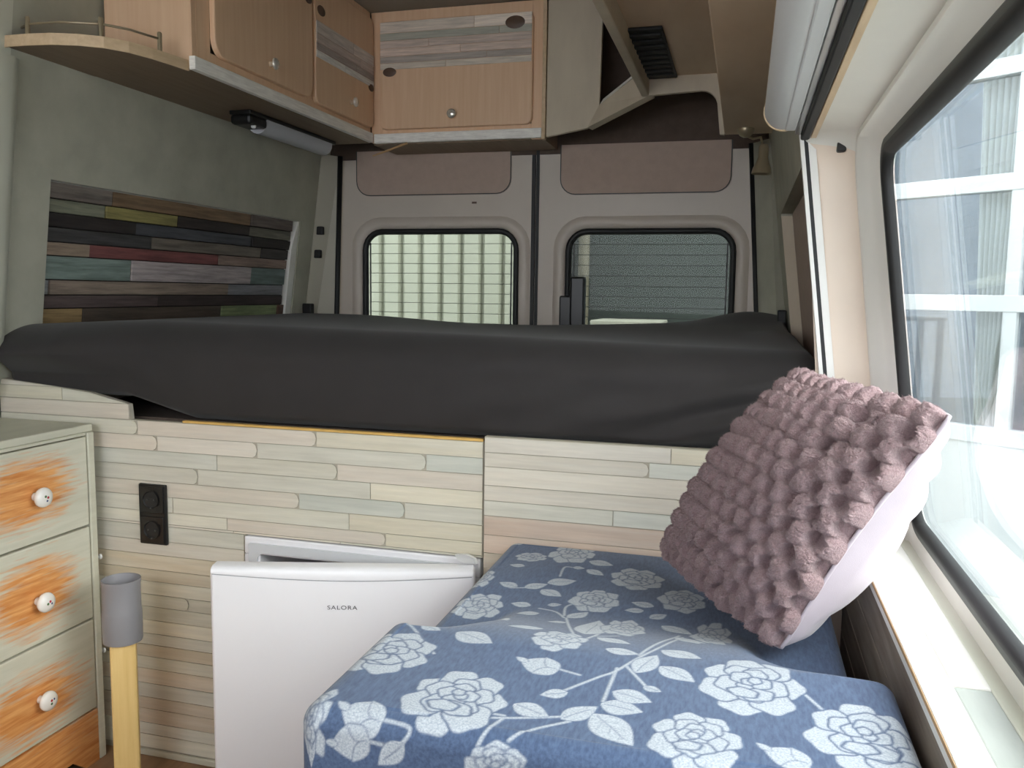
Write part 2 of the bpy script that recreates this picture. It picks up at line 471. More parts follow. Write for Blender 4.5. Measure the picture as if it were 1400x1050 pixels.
build('door_seal', mb, 'rubber', d1)
B('seal_lip', d2, 'van_paint', -.8055, -.8015, DY + .008, DY + .03, FLOOR + .05, .56, .0005)
# latch box on the right door
h = B('latch_housing', d2, 'black_plastic', -.694, -.645, DY - .035, DY - .014, -.20, -.008, .006)
B('latch_lever', d2, 'black_plastic', -.650, -.592, DY - .05, DY - .012, -.20, .066, .008)
B('scuff', d1, 'hinge_brown', -1.065, -1.045, DY - .0012, DY, .352, .360, .0003)

# D pillar on the left with rubber buffers and door seal
t1 = thing('trim_1', (-1.68, 3.2, FLOOR), 'left rear door pillar with black rubber buffers', None, None, 'structure')
mb = MB().prism([(xl(FLOOR) + .001, 3.17, FLOOR), (dl(FLOOR), 3.235, FLOOR), (dl(.55), 3.235, .55), (xl(.55) + .002, 3.17, .55)], (-.05, .02, 0))
build('pillar', mb, 'pillar_grey', t1)
mb = MB().tube([(dl(z) + .002, 3.232, z) for z in (FLOOR, -.5, 0, .55)], .011, 8)
build('door_rubber', mb, 'rubber', t1, smooth=180)
for z in (.245, .150):
    B('rubber_buffer', t1, 'rubber', xl(z) + .006, xl(z) + .035, 3.178, 3.20, z - .017, z + .017, .004)
B('seat_belt_anchor', t1, 'rubber', xl(-.07) + .0, xl(-.07) + .04, 3.14, 3.17, -.10, -.055, .004)
t2 = thing('trim_2', (.06, 3.2, FLOOR), 'right rear door pillar in dark grey', None, None, 'structure')
mb = MB().prism([(xi(FLOOR) - .001, 3.15, FLOOR), (dr(FLOOR) , 3.235, FLOOR), (dr(.55), 3.235, .55), (xi(.55) - .002, 3.15, .55)], (.05, .02, 0))
build('pillar', mb, 'felt', t2)
mb = MB().tube([(dr(z) - .002, 3.234, z) for z in (FLOOR, -.5, 0, .55)], .009, 8)
build('door_rubber', mb, 'rubber', t2, smooth=180)
B('belt_anchor', t2, 'rubber', xi(-.05) - .03, xi(-.05) - .002, 2.98, 3.03, -.09, -.045, .004)

# ---- sliding door aperture on the right, window 1
# unseen front wall added to cut the fill light, windscreen opening sized for brightness
mb = MB().ring([(a, -.93, b) for a, b in rrect(-1.9, .35, FLOOR, ROOF, .001)], [(a, -.93, b) for a, b in rrect(-1.50, -.10, -.16, .68, .08)], (0, .03, 0))
build('wall_front_added', mb, 'felt_light', kind='structure')
mb = MB().prism([(xi(-.95), -.9, -.95), (xi(-.95), -.19, -.95), (xi(.31), -.19, .31), (xi(.31), -.9, .31)], (.04, 0, 0))
mb.prism([(xi(-.95), -.9, FLOOR), (xi(-.95), 1.70, FLOOR), (xi(-.95), 1.70, -.94), (xi(-.95), -.9, -.94)], (.04, 0, 0))
build('wall_lining', mb, 'felt_light', wr_)

def loopset(y0, y1, z0, z1, r): return rrect(y0, y1, z0, z1, r, 10)
AP = (-.2, 1.70, -.95, .298); WI = (.22, 1.55, -.384, .246)
L = []
def mixloop(k, d, ap_in):
    a = loopset(AP[0] + ap_in, AP[1] - ap_in, AP[2] + ap_in, AP[3] - ap_in * .35, .04 + ap_in * 2)
    w = loopset(*WI, .055)
    out = []
    for (p, q) in zip(a, w):
        y = p[0] * (1 - k) + q[0] * k; z = p[1] * (1 - k) + q[1] * k
        out.append((xi(z) + d * (xg(z) - xi(z)), y, z))
    return out
t3 = thing('trim_3', (.15, 1.69, FLOOR), 'cream pillar and header round the sliding door', None, None, 'structure')
mb = MB(); mb.grid([mixloop(0, 0, 0), mixloop(0, .12, .006), mixloop(0, .35, .012), mixloop(0, .58, .02), mixloop(.02, .70, .03)], True)
mb.bm.clear()
LR = [mixloop(0, 0, 0), mixloop(0, .12, .006), mixloop(0, .35, .012), mixloop(0, .58, .02), mixloop(.02, .70, .03)]
mb.grid([l_[33:] + l_[:6] for l_ in LR])
build('pillar_reveal', mb, 'pillar_pink', t3, smooth=60)
mb = MB(); mb.grid([l_[5:34] for l_ in LR])
build('header_reveal', mb, 'van_white', t3, smooth=60)
w1 = thing('window_1', (.25, .9, FLOOR), 'side window of the sliding door beside the bench', None, None, 'structure')
mb = MB(); mb.grid([mixloop(.02, .70, .03), mixloop(.12, .66, .03), mixloop(.30, .66, .03), mixloop(.42, .80, .03), mixloop(.62, .82, .03), mixloop(.72, .90, .03), mixloop(.93, .90, .03), mixloop(1, 1, 0)], True)
build('door_frame', mb, 'van_white', w1, smooth=60)
def wl_ring(offs, mat, name):
    mb = MB(); rows = []
    for off, xo in offs:
        rows.append([(xg(z) + xo, y, z) for y, z in loopset(WI[0] - off, WI[1] + off, WI[2] - off, WI[3] + off, .055 + off)])
    mb.grid(rows, True); return build(name, mb, mat, w1, smooth=180)
wl_ring(((.013, -.006), (.012, -.011), (.007, -.013), (.001, -.012)), 'rubber_grey', 'gasket')
wl_ring(((.001, -.012), (-.004, -.014), (-.009, -.012), (-.013, -.005), (-.014, .004)), 'rubber', 'gasket_lip')
mb = MB().prism([(xg(z), y, z) for y, z in loopset(WI[0] + .004, WI[1] - .004, WI[2] + .004, WI[3] - .004, .05)], (.005, 0, 0))
build('pane', mb, 'glass_side', w1)
# edge strips on the pillar and the rails of the header
def lean_strip(name, mat, o0, o1, y0, y1, z0, z1, par):
    mb = MB().prism([(xi(z0) + o0, y0, z0), (xi(z0) + o1, y0, z0), (xi(z1) + o1, y0, z1), (xi(z1) + o0, y0, z1)], (0, y1 - y0, 0))
    return build(name, mb, mat, par)
lean_strip('edge_strip', 'white_strip', -.010, -.003, 1.684, 1.70, -.54, .300, t3)
lean_strip('seal_strip', 'rubber', -.003, .004, 1.686, 1.70, -.54, .300, t3)
lean_strip('edge_strip', 'white_strip', .004, .017, 1.684, 1.699, -.54, .300, t3)
B('rail_strip', t3, 'alu', .078, .088, -.6, 1.69, .300, .316, .001)
B('rail_seal', t3, 'rubber', .088, .104, -.6, 1.69, .289, .308, .003)
B('header_strip', t3, 'beech_edge', .104, .114, -.6, 1.66, .288, .300, .001)
mb = MB().box(.150, .166, 1.655, 1.672, .262, .286, .003)
build('rubber_buffer', mb, 'rubber', t3)

# ---- sill planks under the side window
t4 = thing('trim_4', (.24, .8, FLOOR), 'whitewashed plank sill under the side window', None, None, 'structure')
B('plank', t4, 'sill_white', .203, .238, -.2, 1.66, -.440, -.420, .002)
B('plank', t4, 'sill_white', .2395, .278, .985, 1.66, -.440, -.422, .002)
B('plank', t4, 'sill_grey', .2395, .278, -.2, .984, -.440, -.424, .002)
B('metal_ledge', t4, 'door_cream', .2785, .325, -.2, 1.62, -.444, -.426, .003)
B('plank_edge', t4, 'splinter', .2020, .203, -.2, 1.66, -.427, -.4215, .0003)
z = -.4405
for k in range(5):
    B('side_plank', t4, 'sill_side', .204, .218, -.2, 1.66, z - .062, z, .0015); z -= .0635

# ---- wall planks on the left above the bed
pp = thing('plank_panel', (-1.74, 2.4, -.12), 'patchwork of coloured reclaimed planks on left wall above the bed', 'wall panel')
mb = MB().prism([(xl(-.12) - .034, 1.802, -.12), (xl(-.12) - .034, 3.058, -.12), (xl(.27) - .034, 3.058, .27), (xl(.27) - .034, 1.802, .27)], (.008, 0, 0))
build('backing', mb, 'dark_joint', pp)
RZ = [.271, .228, .192, .155, .117, .081, .018, -.022, -.058, -.118]
ROWS = [
 ([1.804, 2.037, 2.732, 3.041], [(122, 112, 104), (126, 102, 78), (104, 92, 86)]),
 ([1.804, 2.014, 2.324, 2.731, 3.039], [(126, 126, 108), (144, 134, 84), (56, 47, 44), (114, 110, 97)]),
 ([1.804, 2.14, 2.752, 3.02], [(50, 44, 42), (76, 77, 82), (42, 36, 35)]),
 ([1.804, 2.215, 2.82, 3.01], [(70, 68, 68), (116, 107, 97), (64, 58, 56)]),
 ([1.804, 1.959, 2.56, 3.01], [(156, 136, 118), (128, 78, 76), (146, 124, 112)]),
 ([1.804, 2.128, 2.758, 3.0], [(128, 142, 135), (176, 164, 162), (112, 127, 123)]),
 ([1.804, 1.826, 2.623, 3.0], [(140, 140, 140), (146, 129, 115), (138, 138, 142)]),
 ([1.804, 2.256, 3.0], [(94, 80, 78), (68, 58, 56)]),
 ([1.804, 1.953, 2.6, 2.967, 3.01], [(152, 126, 88), (84, 73, 64), (132, 144, 104), (104, 78, 66)]),
]
for r, (ys, cols) in enumerate(ROWS):
    zt, zb = RZ[r] - .0015, RZ[r + 1] + .0015
    for k, c in enumerate(cols):
        t = .010 + random.random() * .009
        y0, y1 = ys[k] + .0015, min(ys[k + 1] - .0015, 3.02)
        mb = MB().prism([(xl(zb) - .026, y0, zb), (xl(zb) - .026, y1, zb), (xl(zt) - .026, y1, zt), (xl(zt) - .026, y0, zt)], (t, 0, 0), .0012)
        build('plank', mb, 'plank_wall', pp, color=c, origin=(xl(zb), (y0 + y1) / 2, (zt + zb) / 2))
mb = MB().prism([(xl(-.119) - .026, 3.012, -.119), (xl(-.119) - .026, 3.055, -.119), (xl(.27) - .026, 3.055, .27), (xl(.27) - .026, 3.045, .27), (xl(.16) - .026, 3.012, .16)], (.024, 0, 0), .002)
build('end_trim', mb, 'van_white', pp)

# ================================================================== OVERHEAD CABINETS
CX = -1.385; CY = 3.0; CB = .556
def cab_door(name, mapf, u0, u1, v0, v1, r, parent, th=.016):
    """rounded door panel; mapf(u,v,d) gives the point d in front of the face frame"""
    pts = rrect(u0, u1, v0, v1, r, 5)
    b = bmesh.new()
    f = [b.verts.new(mapf(u, v, th)) for u, v in pts]; k = [b.verts.new(mapf(u, v, .001)) for u, v in pts]
    b.faces.new(f); b.faces.new(list(reversed(k))); n = len(f)
    for i in range(n): b.faces.new((f[i], k[i], k[(i + 1) % n], f[(i + 1) % n]))
    bmesh.ops.recalc_face_normals(b, faces=b.faces)
    ed = [e for e in b.edges if all(v in f for v in e.verts)]
    bmesh.ops.bevel(b, geom=ed, offset=.004, segments=2, profile=.5, affect='EDGES')
    mb = MB(); mb.merge(b)
    return build(name, mb, 'beech', parent)
def knob(parent, c, ax, r=.017, mat='chrome'):
    prof = [(.0, -.002), (r * .5, -.002), (r * .45, .008), (r * .7, .011), (r, .016), (r * .95, .021), (r * .6, .0245), (0, .0255)]
    return build('knob', MB().lathe(prof, c, ax, 20), mat, parent, smooth=60)

# left cabinet
lc = thing('overhead_cabinet', (-1.54, 2.45, CB), 'long beech overhead cabinet along left wall with two doors', 'cabinet')
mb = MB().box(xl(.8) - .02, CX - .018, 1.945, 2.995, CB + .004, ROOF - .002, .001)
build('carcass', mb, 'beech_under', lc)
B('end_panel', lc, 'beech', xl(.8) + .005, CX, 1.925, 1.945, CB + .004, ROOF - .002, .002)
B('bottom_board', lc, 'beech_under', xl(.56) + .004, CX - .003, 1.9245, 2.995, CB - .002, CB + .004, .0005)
ml = lambda u, v, d: (CX + d, u, v)
mb = MB().box(CX - .018, CX, 1.945, 2.003, CB, ROOF - .002, .001).box(CX - .018, CX, 2.003, 2.995, CB, .618, .001).box(CX - .018, CX, 2.003, 2.995, .985, ROOF - .002, .001).box(CX - .018, CX, 2.518, 2.552, .618, .985, .001).box(CX - .018, CX, 2.985, 2.995, .618, .985)
build('face_frame', mb, 'beech', lc)
da = cab_door('door', ml, 2.002, 2.528, .612, 1.0, .045, lc)
knob(da, (CX + .016, 2.271, .657), (1, 0, 0))
db = cab_door('door', ml, 2.545, 2.99, .606, 1.0, .03, lc)
knob(db, (CX + .016, 2.80, .662), (1, 0, 0))
def oval(parent, c, ax, r):
    mb = MB().lathe([(0, 0), (0, .003), (r * .8, .003), (r, .0015), (r, -.001)], c, ax, 20)
    for v in mb.bm.verts: v.co.z = c[2] + (v.co.z - c[2]) * .62
    return build('hinge_cup', mb, 'hinge_brown', parent, smooth=60)
oval(da, (CX + .016, 2.50, .915), (1, 0, 0), .022)
oval(db, (CX + .016, 2.585, .905), (1, 0, 0), .026); oval(db, (CX + .016, 2.965, .750), (1, 0, 0), .022)
zz = [.752, .776, .800, .828, .868]; cc = [(232, 230, 226), (186, 172, 166), (206, 190, 182), (216, 204, 196)]
for k in range(4):
    y = 2.549
    while y < 2.98:
        y2 = min(2.986, y + random.uniform(.16, .4))
        if 2.986 - y2 < .06: y2 = 2.986
        j = random.uniform(.9, 1.08)
        build('plank', MB().box(CX + .0155, CX + .0185, y + .0006, y2 - .0006, zz[k] + .0007, zz[k + 1] - .0007, .0006, 1), 'plank_door', db, color=tuple(min(255, v * j) for v in cc[k]))
        y = y2
B('trim_strip', lc, 'whitewash', CX - .002, CX + .016, 1.915, 2.984, CB - .002, CB + .032, .002)

# corner shelf with a gallery rail at the near end
sh = thing('corner_shelf', (-1.56, 1.82, CB), 'rounded beech end shelf with metal gallery rail, top left corner', 'shelf')
ol = [(-1.735, 1.655), (-1.68, 1.648), (-1.62, 1.648), (-1.56, 1.655), (-1.505, 1.675), (-1.46, 1.705), (-1.43, 1.75), (-1.412, 1.81), (-1.402, 1.87), (-1.395, 1.924), (-1.70, 1.924)]
bot = [(xl(CB) + .002, 1.655)] + ol[1:-1] + [(xl(CB) + .002, 1.924)]
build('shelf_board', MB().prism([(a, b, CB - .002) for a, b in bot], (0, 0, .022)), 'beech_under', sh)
mb = MB(); mb.grid([[(a + .0, b - .003, z) for a, b in ol[:-1]] for z in (CB - .004, CB + .022)])
o = build('shelf_edge', mb, 'beech_edge', sh); o.modifiers.new('thick', 'SOLIDIFY').thickness = .004
posts = [(-1.645, 1.672), (-1.478, 1.715), (-1.418, 1.845)]
for (a, b) in posts:
    build('rail_post', MB().lathe([(.009, .020), (.009, .024), (.0055, .025), (.0055, .068), (.004, .071), (0, .072)], (a, b, CB), (0, 0, 1), 12), 'nickel', sh, smooth=50)
build('rail_rod', MB().tube([(-1.685, 1.69, CB + .052), (-1.645, 1.672, CB + .054), (-1.56, 1.682, CB + .056), (-1.478, 1.715, CB + .056), (-1.44, 1.77, CB + .056), (-1.418, 1.845, CB + .055)], .0028, 8), 'nickel', sh, smooth=180)

# rear cabinet
rc = thing('overhead_cabinet', (-1.05, 3.12, CB), 'beech overhead cabinet above the rear doors with one painted-plank door', 'cabinet')
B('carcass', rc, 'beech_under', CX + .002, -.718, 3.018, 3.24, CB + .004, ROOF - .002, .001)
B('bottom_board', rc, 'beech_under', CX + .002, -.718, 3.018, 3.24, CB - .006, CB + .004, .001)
mr = lambda u, v, d: (u, CY - d, v)
mb = MB().box(CX + .002, -1.338, CY, 3.018, CB, ROOF - .002, .001).box(-.762, -.716, CY, 3.018, CB - .006, ROOF - .002, .001).box(-1.338, -.762, CY, 3.018, CB, .604, .001).box(-1.338, -.762, CY, 3.018, .98, ROOF - .002, .001)
build('face_frame', mb, 'beech', rc)
B('end_strip', rc, 'beech_edge', -.722, -.708, CY - .012, CY + .01, CB - .010, ROOF - .002, .002)
dc = cab_door('door', mr, -1.343, -.757, .600, .988, .025, rc)
knob(dc, (-1.054, CY - .016, .645), (0, -1, 0))
zz = [.815, .838, .862, .890, .918, .945, .985]; cc = [(206, 194, 180), (184, 172, 162), (214, 194, 180), (202, 184, 172), (180, 178, 164), (224, 210, 196)]
for k in range(6):
    x = -1.340
    while x < -.762:
        x2 = min(-.7605, x + random.uniform(.18, .5))
        if -.7605 - x2 < .07: x2 = -.7605
        j = random.uniform(.92, 1.06)
        build('plank', MB().box(x + .0006, x2 - .0006, CY - .0185, CY - .0155, zz[k] + .0007, zz[k + 1] - .0007, .0006, 1), 'plank_door', dc, color=tuple(min(255, v * j) for v in cc[k]))
        x = x2 + 1e-6
        if x2 >= -.761: break
oval(dc, (-.822, CY - .0185, .952), (0, -1, 0), .036); oval(dc, (-1.302, CY - .0185, .806), (0, -1, 0), .026)
B('trim_strip', rc, 'whitewash', CX + .017, -.722, CY - .014, CY + .002, CB - .004, CB + .030, .002)
sp = build('wood_splinter', MB().tube([(-1.363, 2.965, .502), (-1.30, 2.975, .524), (-1.235, 2.992, .550)], [.0025, .004, .0045], 6), 'splinter', rc)

# lamp under the left cabinet
ul = thing('strip_lamp', (-1.53, 2.62, CB - .004), 'slim white strip lamp with black end under left overhead cabinet', 'lamp')
B('housing', ul, 'black_plastic', -1.57, -1.495, 2.36, 2.93, CB - .016, CB - .003, .003)
B('end_cap', ul, 'black_plastic', -1.568, -1.495, 2.36, 2.46, CB - .046, CB - .014, .010)
build('diffuser', MB().tube([(-1.532, 2.46, CB - .022), (-1.532, 2.90, CB - .022)], .036, 18), 'lamp_diffuser', ul, smooth=60)
build('switch_button', MB().lathe([(0, .012), (.007, .010), (.009, 0)], (-1.51, 2.40, CB - .042), (.3, -.4, -1), 12), 'white_plastic', ul, smooth=60)

# pale board and slanted niche to the right of the rear cabinet
nb = thing('niche_board', (-.6, 2.97, .55), 'pale slanted corner board with dark open niche beside the rear cabinet', 'board')
build('board', MB().prism([(-.700, 2.97, .550), (-.553, 2.97, .575), (-.512, 2.97, .64), (-.508, 2.97, .95), (-.535, 2.97, ROOF - .003), (-.700, 2.97, ROOF - .003)], (0, .02, 0), .002), 'pale_ply', nb)
build('slanted_lip', MB().prism([(-.553, 2.965, .575), (-.324, 2.842, .648), (-.330, 2.835, .690), (-.375, 2.86, .715), (-.512, 2.965, .652)], (.01, .05, 0), .002), 'pale_ply', nb)
build('inner_edge', MB().prism([(-.512, 2.97, .652), (-.372, 2.868, .722), (-.366, 2.868, .735), (-.500, 2.972, .672)], (.008, .03, 0)), 'van_white', nb)

# ceiling tray, right hand duct
tr = thing('ceiling_tray', (-.21, 2.0, .64), 'tan plywood ceiling tray with raised rim above the bed', 'ceiling panel')
B('panel', tr, 'tan_ply', -.345, -.088, -.6, 2.85, .700, .715, .001)
B('side_rim', tr, 'pale_ply', -.352, -.326, -.6, 2.84, .642, .715, .004)
pts = [(-.330, 2.822, .703), (-.330, 2.822, .642), (-.160, 2.822, .650)]
for k in range(7):
    a = math.radians(90 - 90 * k / 6); pts.append((-.160 + .052 * math.cos(a), 2.822, .598 + .052 * math.sin(a)))
pts += [(-.098, 2.822, .512), (-.084, 2.822, .510), (-.084, 2.822, .703)]
build('end_arch', MB().prism(pts, (0, .02, 0)), 'pale_ply', tr)
B('panel_riser', tr, 'pale_ply', -.345, -.088, 2.842, 2.85, .715, ROOF - .002, .001)
vt = thing('vent_grille', (-.285, 2.55, .70), 'black rectangular vent grille on the tan ceiling tray', 'vent')
B('grille_frame', vt, 'vent_black', -.333, -.236, 2.30, 2.815, .690, .6995, .003)
for k in range(9):
    B('slat', vt, 'vent_black', -.327, -.242, 2.33 + k * .052, 2.35 + k * .052, .684, .691, .002)
du = thing('roof_duct', (0, 1.1, .51), 'light wood boxed duct along the right roof edge', 'duct')
B('bottom_board', du, 'tan_ply', -.083, .062, -.6, 2.83, .510, .525, .003)
B('side_board', du, 'pale_ply', -.083, -.070, -.6, 2.82, .525, .70, .001)
B('upper_board', du, 'beech_under', .040, .055, -.6, 2.82, .525, .71, .001)

# spot lamp at the end of the duct
so = thing('spot_lamp', (0, 2.79, .51), 'small nickel bell spotlight below the right roof duct', 'lamp')
build('mount', MB().lathe([(0, .0), (.026, 0), (.026, -.006), (.018, -.020), (.008, -.026), (0, -.027)], (-.018, 2.74, .510), (0, 0, 1), 20), 'nickel', so, smooth=50)
build('arm', MB().tube([(-.018, 2.74, .49), (.004, 2.765, .484), (.028, 2.79, .492), (.034, 2.79, .470)], .004, 8), 'nickel', so, smooth=180)
build('bell_shade', MB().lathe([(.0, .062), (.012, .062), (.016, .055), (.015, .022), (.018, .014), (.028, -.012), (.031, -.028), (.028, -.027), (.012, .01), (0, .012)], (.036, 2.79, .408), (.05, .0, 1), 24), 'nickel', so, smooth=50)

# roller blind cassette
bl = thing('roller_blind', (.055, .6, .30), 'white roller blind cassette above the sliding door', 'blind')
mb = MB(); pr = []
build('cassette', MB().tube([(.0555, -.6, .337), (.0555, 1.648, .337)], .0345, 28), 'blind', bl, smooth=60)
B('cassette_rail', bl, 'blind', .058, .0775, -.6, 1.648, .300, .330, .003)
build('end_cap', MB().tube([(.0555, 1.648, .337), (.0555, 1.656, .337)], .0365, 28), 'beech_edge', bl, smooth=60)

# ================================================================== BED
PY = 1.70
bb = thing('bed_base', (-.85, 2.4, FLOOR), 'bed base fronted with pale whitewashed planks under dark mattress', 'bed base')
mb = MB()
mb.prism([(-1.812, PY + .0035, FLOOR), (-1.114, PY + .0035, FLOOR), (-1.114, PY + .0035, -.318), (-1.424, PY + .0035, -.318), (-1.428, PY + .0035, -.281), (-1.543, PY + .0035, -.256), (-1.812, PY + .0035, -.232)], (0, .014, 0))
mb.box(-1.114, -.526, PY + .0035, PY + .0175, -.575, -.318)
build('front_board', mb, 'joint', bb)
build('front_board', MB().box(-.5235, .12, PY - .0005, PY + .0175, FLOOR, -.306), 'joint', bb)
B('bed_deck', bb, 'dark_carpet', -1.74, .13, PY + .06, 3.2, -.335, -.319, .001)  # dark lining colour stands in for the shadow in the gap below the mattress
B('board_edge', bb, 'ply_edge', -1.275, -.527, PY - .001, PY + .012, -.3178, -.3125, .0008)
B('skirting', bb, 'felt_light', -1.49, -1.116, PY - .010, PY - .0005, FLOOR, FLOOR + .016, .003)
PAL = [(214, 206, 186), (208, 203, 187), (204, 200, 186), (214, 206, 193), (208, 199, 178), (205, 204, 192), (200, 201, 190), (216, 205, 190), (210, 201, 186)]
LOWP = [(198, 184, 160), (190, 182, 164), (196, 190, 172), (184, 182, 168), (200, 186, 166), (188, 176, 156)]
def plank(x0, x1, z0, z1, c, y0, rnd):
    e = .0008; pts = [(x0 + e, y0, z0 + e)]
    if rnd:
        h = (z1 - z0) / 2 - e; zc = (z0 + z1) / 2; q = min(h, .012)
        pts += [(x1 - e - q, y0, z0 + e), (x1 - e - q * .3, y0, z0 + e + h * .3), (x1 - e, y0, zc), (x1 - e - q * .3, y0, z1 - e - h * .3), (x1 - e - q, y0, z1 - e)]
    else: pts += [(x1 - e, y0, z0 + e), (x1 - e, y0, z1 - e)]
    pts.append((x0 + e, y0, z1 - e))
    j = random.uniform(.96, 1.04)
    build('plank', MB().prism(pts, (0, .003, 0)), 'plank_bed', bb, color=tuple(min(255, v * j) for v in c), origin=((x0 + x1) / 2, y0, (z0 + z1) / 2))
def row(xa, xb, z0, z1, y0, pal):
    x = xa
    while x < xb - .001:
        w = random.uniform(.22, .62); x2 = x + w
        if xb - x2 < .12: x2 = xb
        plank(x, x2, z0, z1, random.choice(pal), y0, random.random() < .45 and x2 < xb)
        x = x2
rnd2 = random.Random(5)
z = -.3185; k = 0
while z > FLOOR + .02:
    hgt = rnd2.uniform(.029, .039); zb = max(z - hgt, FLOOR)
    pal = PAL if z > -.62 else PAL[:3] + LOWP
    xa = -1.812 if z > -.36 else -1.57
    if zb < -.5745 < z: zb = -.575
    if z > -.574: row(xa, -.527, zb, z, PY, pal)
    else: row(xa, -1.115, zb, z, PY, pal)
    z = zb; k += 1
z = -.307
while z > -.60:
    zb = z - rnd2.uniform(.031, .042)
    row(-.523, .118, zb, z, PY - .004, PAL if z > -.46 else [(208, 186, 168), (204, 190, 170), (214, 196, 182)])
    z = zb
plank(-1.812, -1.62, -.279, -.2475, PAL[0], PY, False)
build('plank', MB().prism([(-1.619, PY, -.279), (-1.43, PY, -.279), (-1.545, PY, -.257), (-1.619, PY, -.2497)], (0, .003, 0)), 'plank_bed', bb, color=PAL[1], origin=(-1.5, PY, -.27))
build('plank', MB().prism([(-1.812, PY, -.2465), (-1.63, PY, -.2465), (-1.812, PY, -.234)], (0, .003, 0)), 'plank_bed', bb, color=PAL[3], origin=(-1.7, PY, -.24))
plank(-1.812, -1.4255, -.3175, -.2800, PAL[7], PY, False)

# mattress with fitted sheet
def mattress():
    x0, x1, y0, y1, z0, z1, r = -1.800, .152, 1.722, 3.215, -.319, -.098, .075
    nx, ny, nz = 170, 110, 26
    V = []; Fc = []; idx = {}
    def P(i, j, k):
        key = (i, j, k)
        if key in idx: return idx[key]
        # spacing gathers the grid lines near the rounded edges
        def s(t): return t - .10 * math.sin(2 * math.pi * t) / 1.0
        u, v, w = s(i / nx), s(j / ny), k / nz
        p = Vector((x0 + (x1 - x0) * u, y0 + (y1 - y0) * v, z0 + (z1 - z0) * w))
        q = Vector((min(max(p.x, x0 + .03), x1 - .03), min(max(p.y, y0 + r), y1 - r), min(max(p.z, z0 + .03), z1 - r)))
        d = p - q
        if d.length > 1e-9:
            rr = r if p.z > z0 + .03 else .03
            d = d.normalized()
            p = Vector((q.x + d.x * .03, q.y + d.y * r, q.z + d.z * rr))
        x, y, z_ = p
        # soft undulation of the top
        top = max(0, (z_ - z0) / (z1 - z0))
        dz_ = top ** 2 * (.012 * math.sin(x * 2.3 + .8) * math.cos(y * 1.7) - .018 * math.exp(-((x + .85) / .55) ** 2) * ((y - 1.6) / 1.6) + .010 * math.exp(-((x + 1.45) / .3) ** 2))
        dz_ += top ** 2 * .040 * math.exp(-((x - .02) / .16) ** 2 - ((y - 3.12) / .16) ** 2)
        dz_ += top ** 2 * .014 * math.exp(-((x - .07) / .06) ** 2 - ((y - 2.3) / .25) ** 2)
        # front face: belly and drag folds
        fr = max(0, 1 - (y - y0) / .10)
        belly = .020 * max(0.0, math.sin(math.pi * min(1, max(0, (z_ - z0) / (z1 - z0))))) ** .8
        ph = (z_ * 1.0 - x * .30)
        mR = math.exp(-((x - .06) / .22) ** 2); mM = math.exp(-((x + .35) / .35) ** 2)
        fold = .010 * mR * math.sin(ph * 95) * max(0, min(1, (-.13 - z_) / .1)) + .0035 * mM * math.sin(ph * 70 + 1)
        fold += .004 * math.sin((z_ + x * .05) * 60 + 1.5 * math.sin(x * 4)) * max(0, 1 - ((z_ + .19) / .09) ** 2) * .5
        y -= fr * (belly + fold)
        y -= .055 * max(0.0, min(1.0, (-1.36 - x) / .25)) * fr * max(0.0, min(1.0, (top - .35) / .3))
        # lower edge lifts towards the left end
        low = max(0.0, 1 - top)
        if x < -1.27: dz_ += low ** 1.5 * min(.048, .28 * (-1.27 - x))
        if x > -.05: dz_ += low ** 2 * .10 * (x + .05) 
        p = Vector((x, y, z_ + dz_))
        idx[key] = len(V); V.append(p); return idx[key]
    for i in range(nx):
        for j in range(ny):
            Fc.append((P(i, j, nz), P(i + 1, j, nz), P(i + 1, j + 1, nz), P(i, j + 1, nz)))
            Fc.append((P(i, j, 0), P(i, j + 1, 0), P(i + 1, j + 1, 0), P(i + 1, j, 0)))
        for k in range(nz):
            Fc.append((P(i, 0, k), P(i + 1, 0, k), P(i + 1, 0, k + 1), P(i, 0, k + 1)))
            Fc.append((P(i, ny, k), P(i, ny, k + 1), P(i + 1, ny, k + 1), P(i + 1, ny, k)))
    for j in range(ny):
        for k in range(nz):
            Fc.append((P(0, j, k), P(0, j, k + 1), P(0, j + 1, k + 1), P(0, j + 1, k)))
            Fc.append((P(nx, j, k), P(nx, j + 1, k), P(nx, j + 1, k + 1), P(nx, j, k + 1)))
    me = bpy.data.meshes.new('mattress'); me.from_pydata([tuple(v) for v in V], [], Fc); me.shade_smooth()
    return link('mattress', me, 'sheet')
mt = mattress()
tag(mt, 'thick mattress in charcoal fitted sheet filling the rear of the van', 'mattress')

# ================================================================== SOCKET, FRIDGE, PIPE, DRAWERS
so2 = thing('wall_socket', (-1.36, PY, -.545), 'black double wall socket on the pale plank bed front', 'socket')
B('frame', so2, 'black_plastic', -1.398, -1.322, PY - .010, PY - .0005, -.620, -.471, .003)
for zc in (-.508, -.583):
    mb = MB().box(-1.393, -1.327, PY - .0125, PY - .009, zc - .033, zc + .033, .002)
    ins = build('socket_insert', mb, 'black_plastic', so2)
    build('socket_well', MB().lathe([(.0225, .0035), (.021, .0035), (.0195, .0005), (0, .0003)], (-1.36, PY - .0125, zc), (0, -1, 0), 24), 'rubber', ins, smooth=40)
    for s in (-1, 1):
        build('contact', MB().lathe([(0, .003), (.002, .003), (.002, 0)], (-1.36 + s * .0095, PY - .0125, zc), (0, -1, 0), 8), 'rubber_grey', ins)
    build('earth_clip', MB().box(-1.362, -1.358, PY - .0165, PY - .0125, zc - .022, zc - .019), 'rubber_grey', ins)

fr = thing('fridge', (-.82, 1.9, FLOOR), 'small white fridge built into bed front, door ajar', 'fridge')
fx0, fx1, fz0, fz1 = -1.112, -.530, FLOOR + .012, -.577
mb = MB()
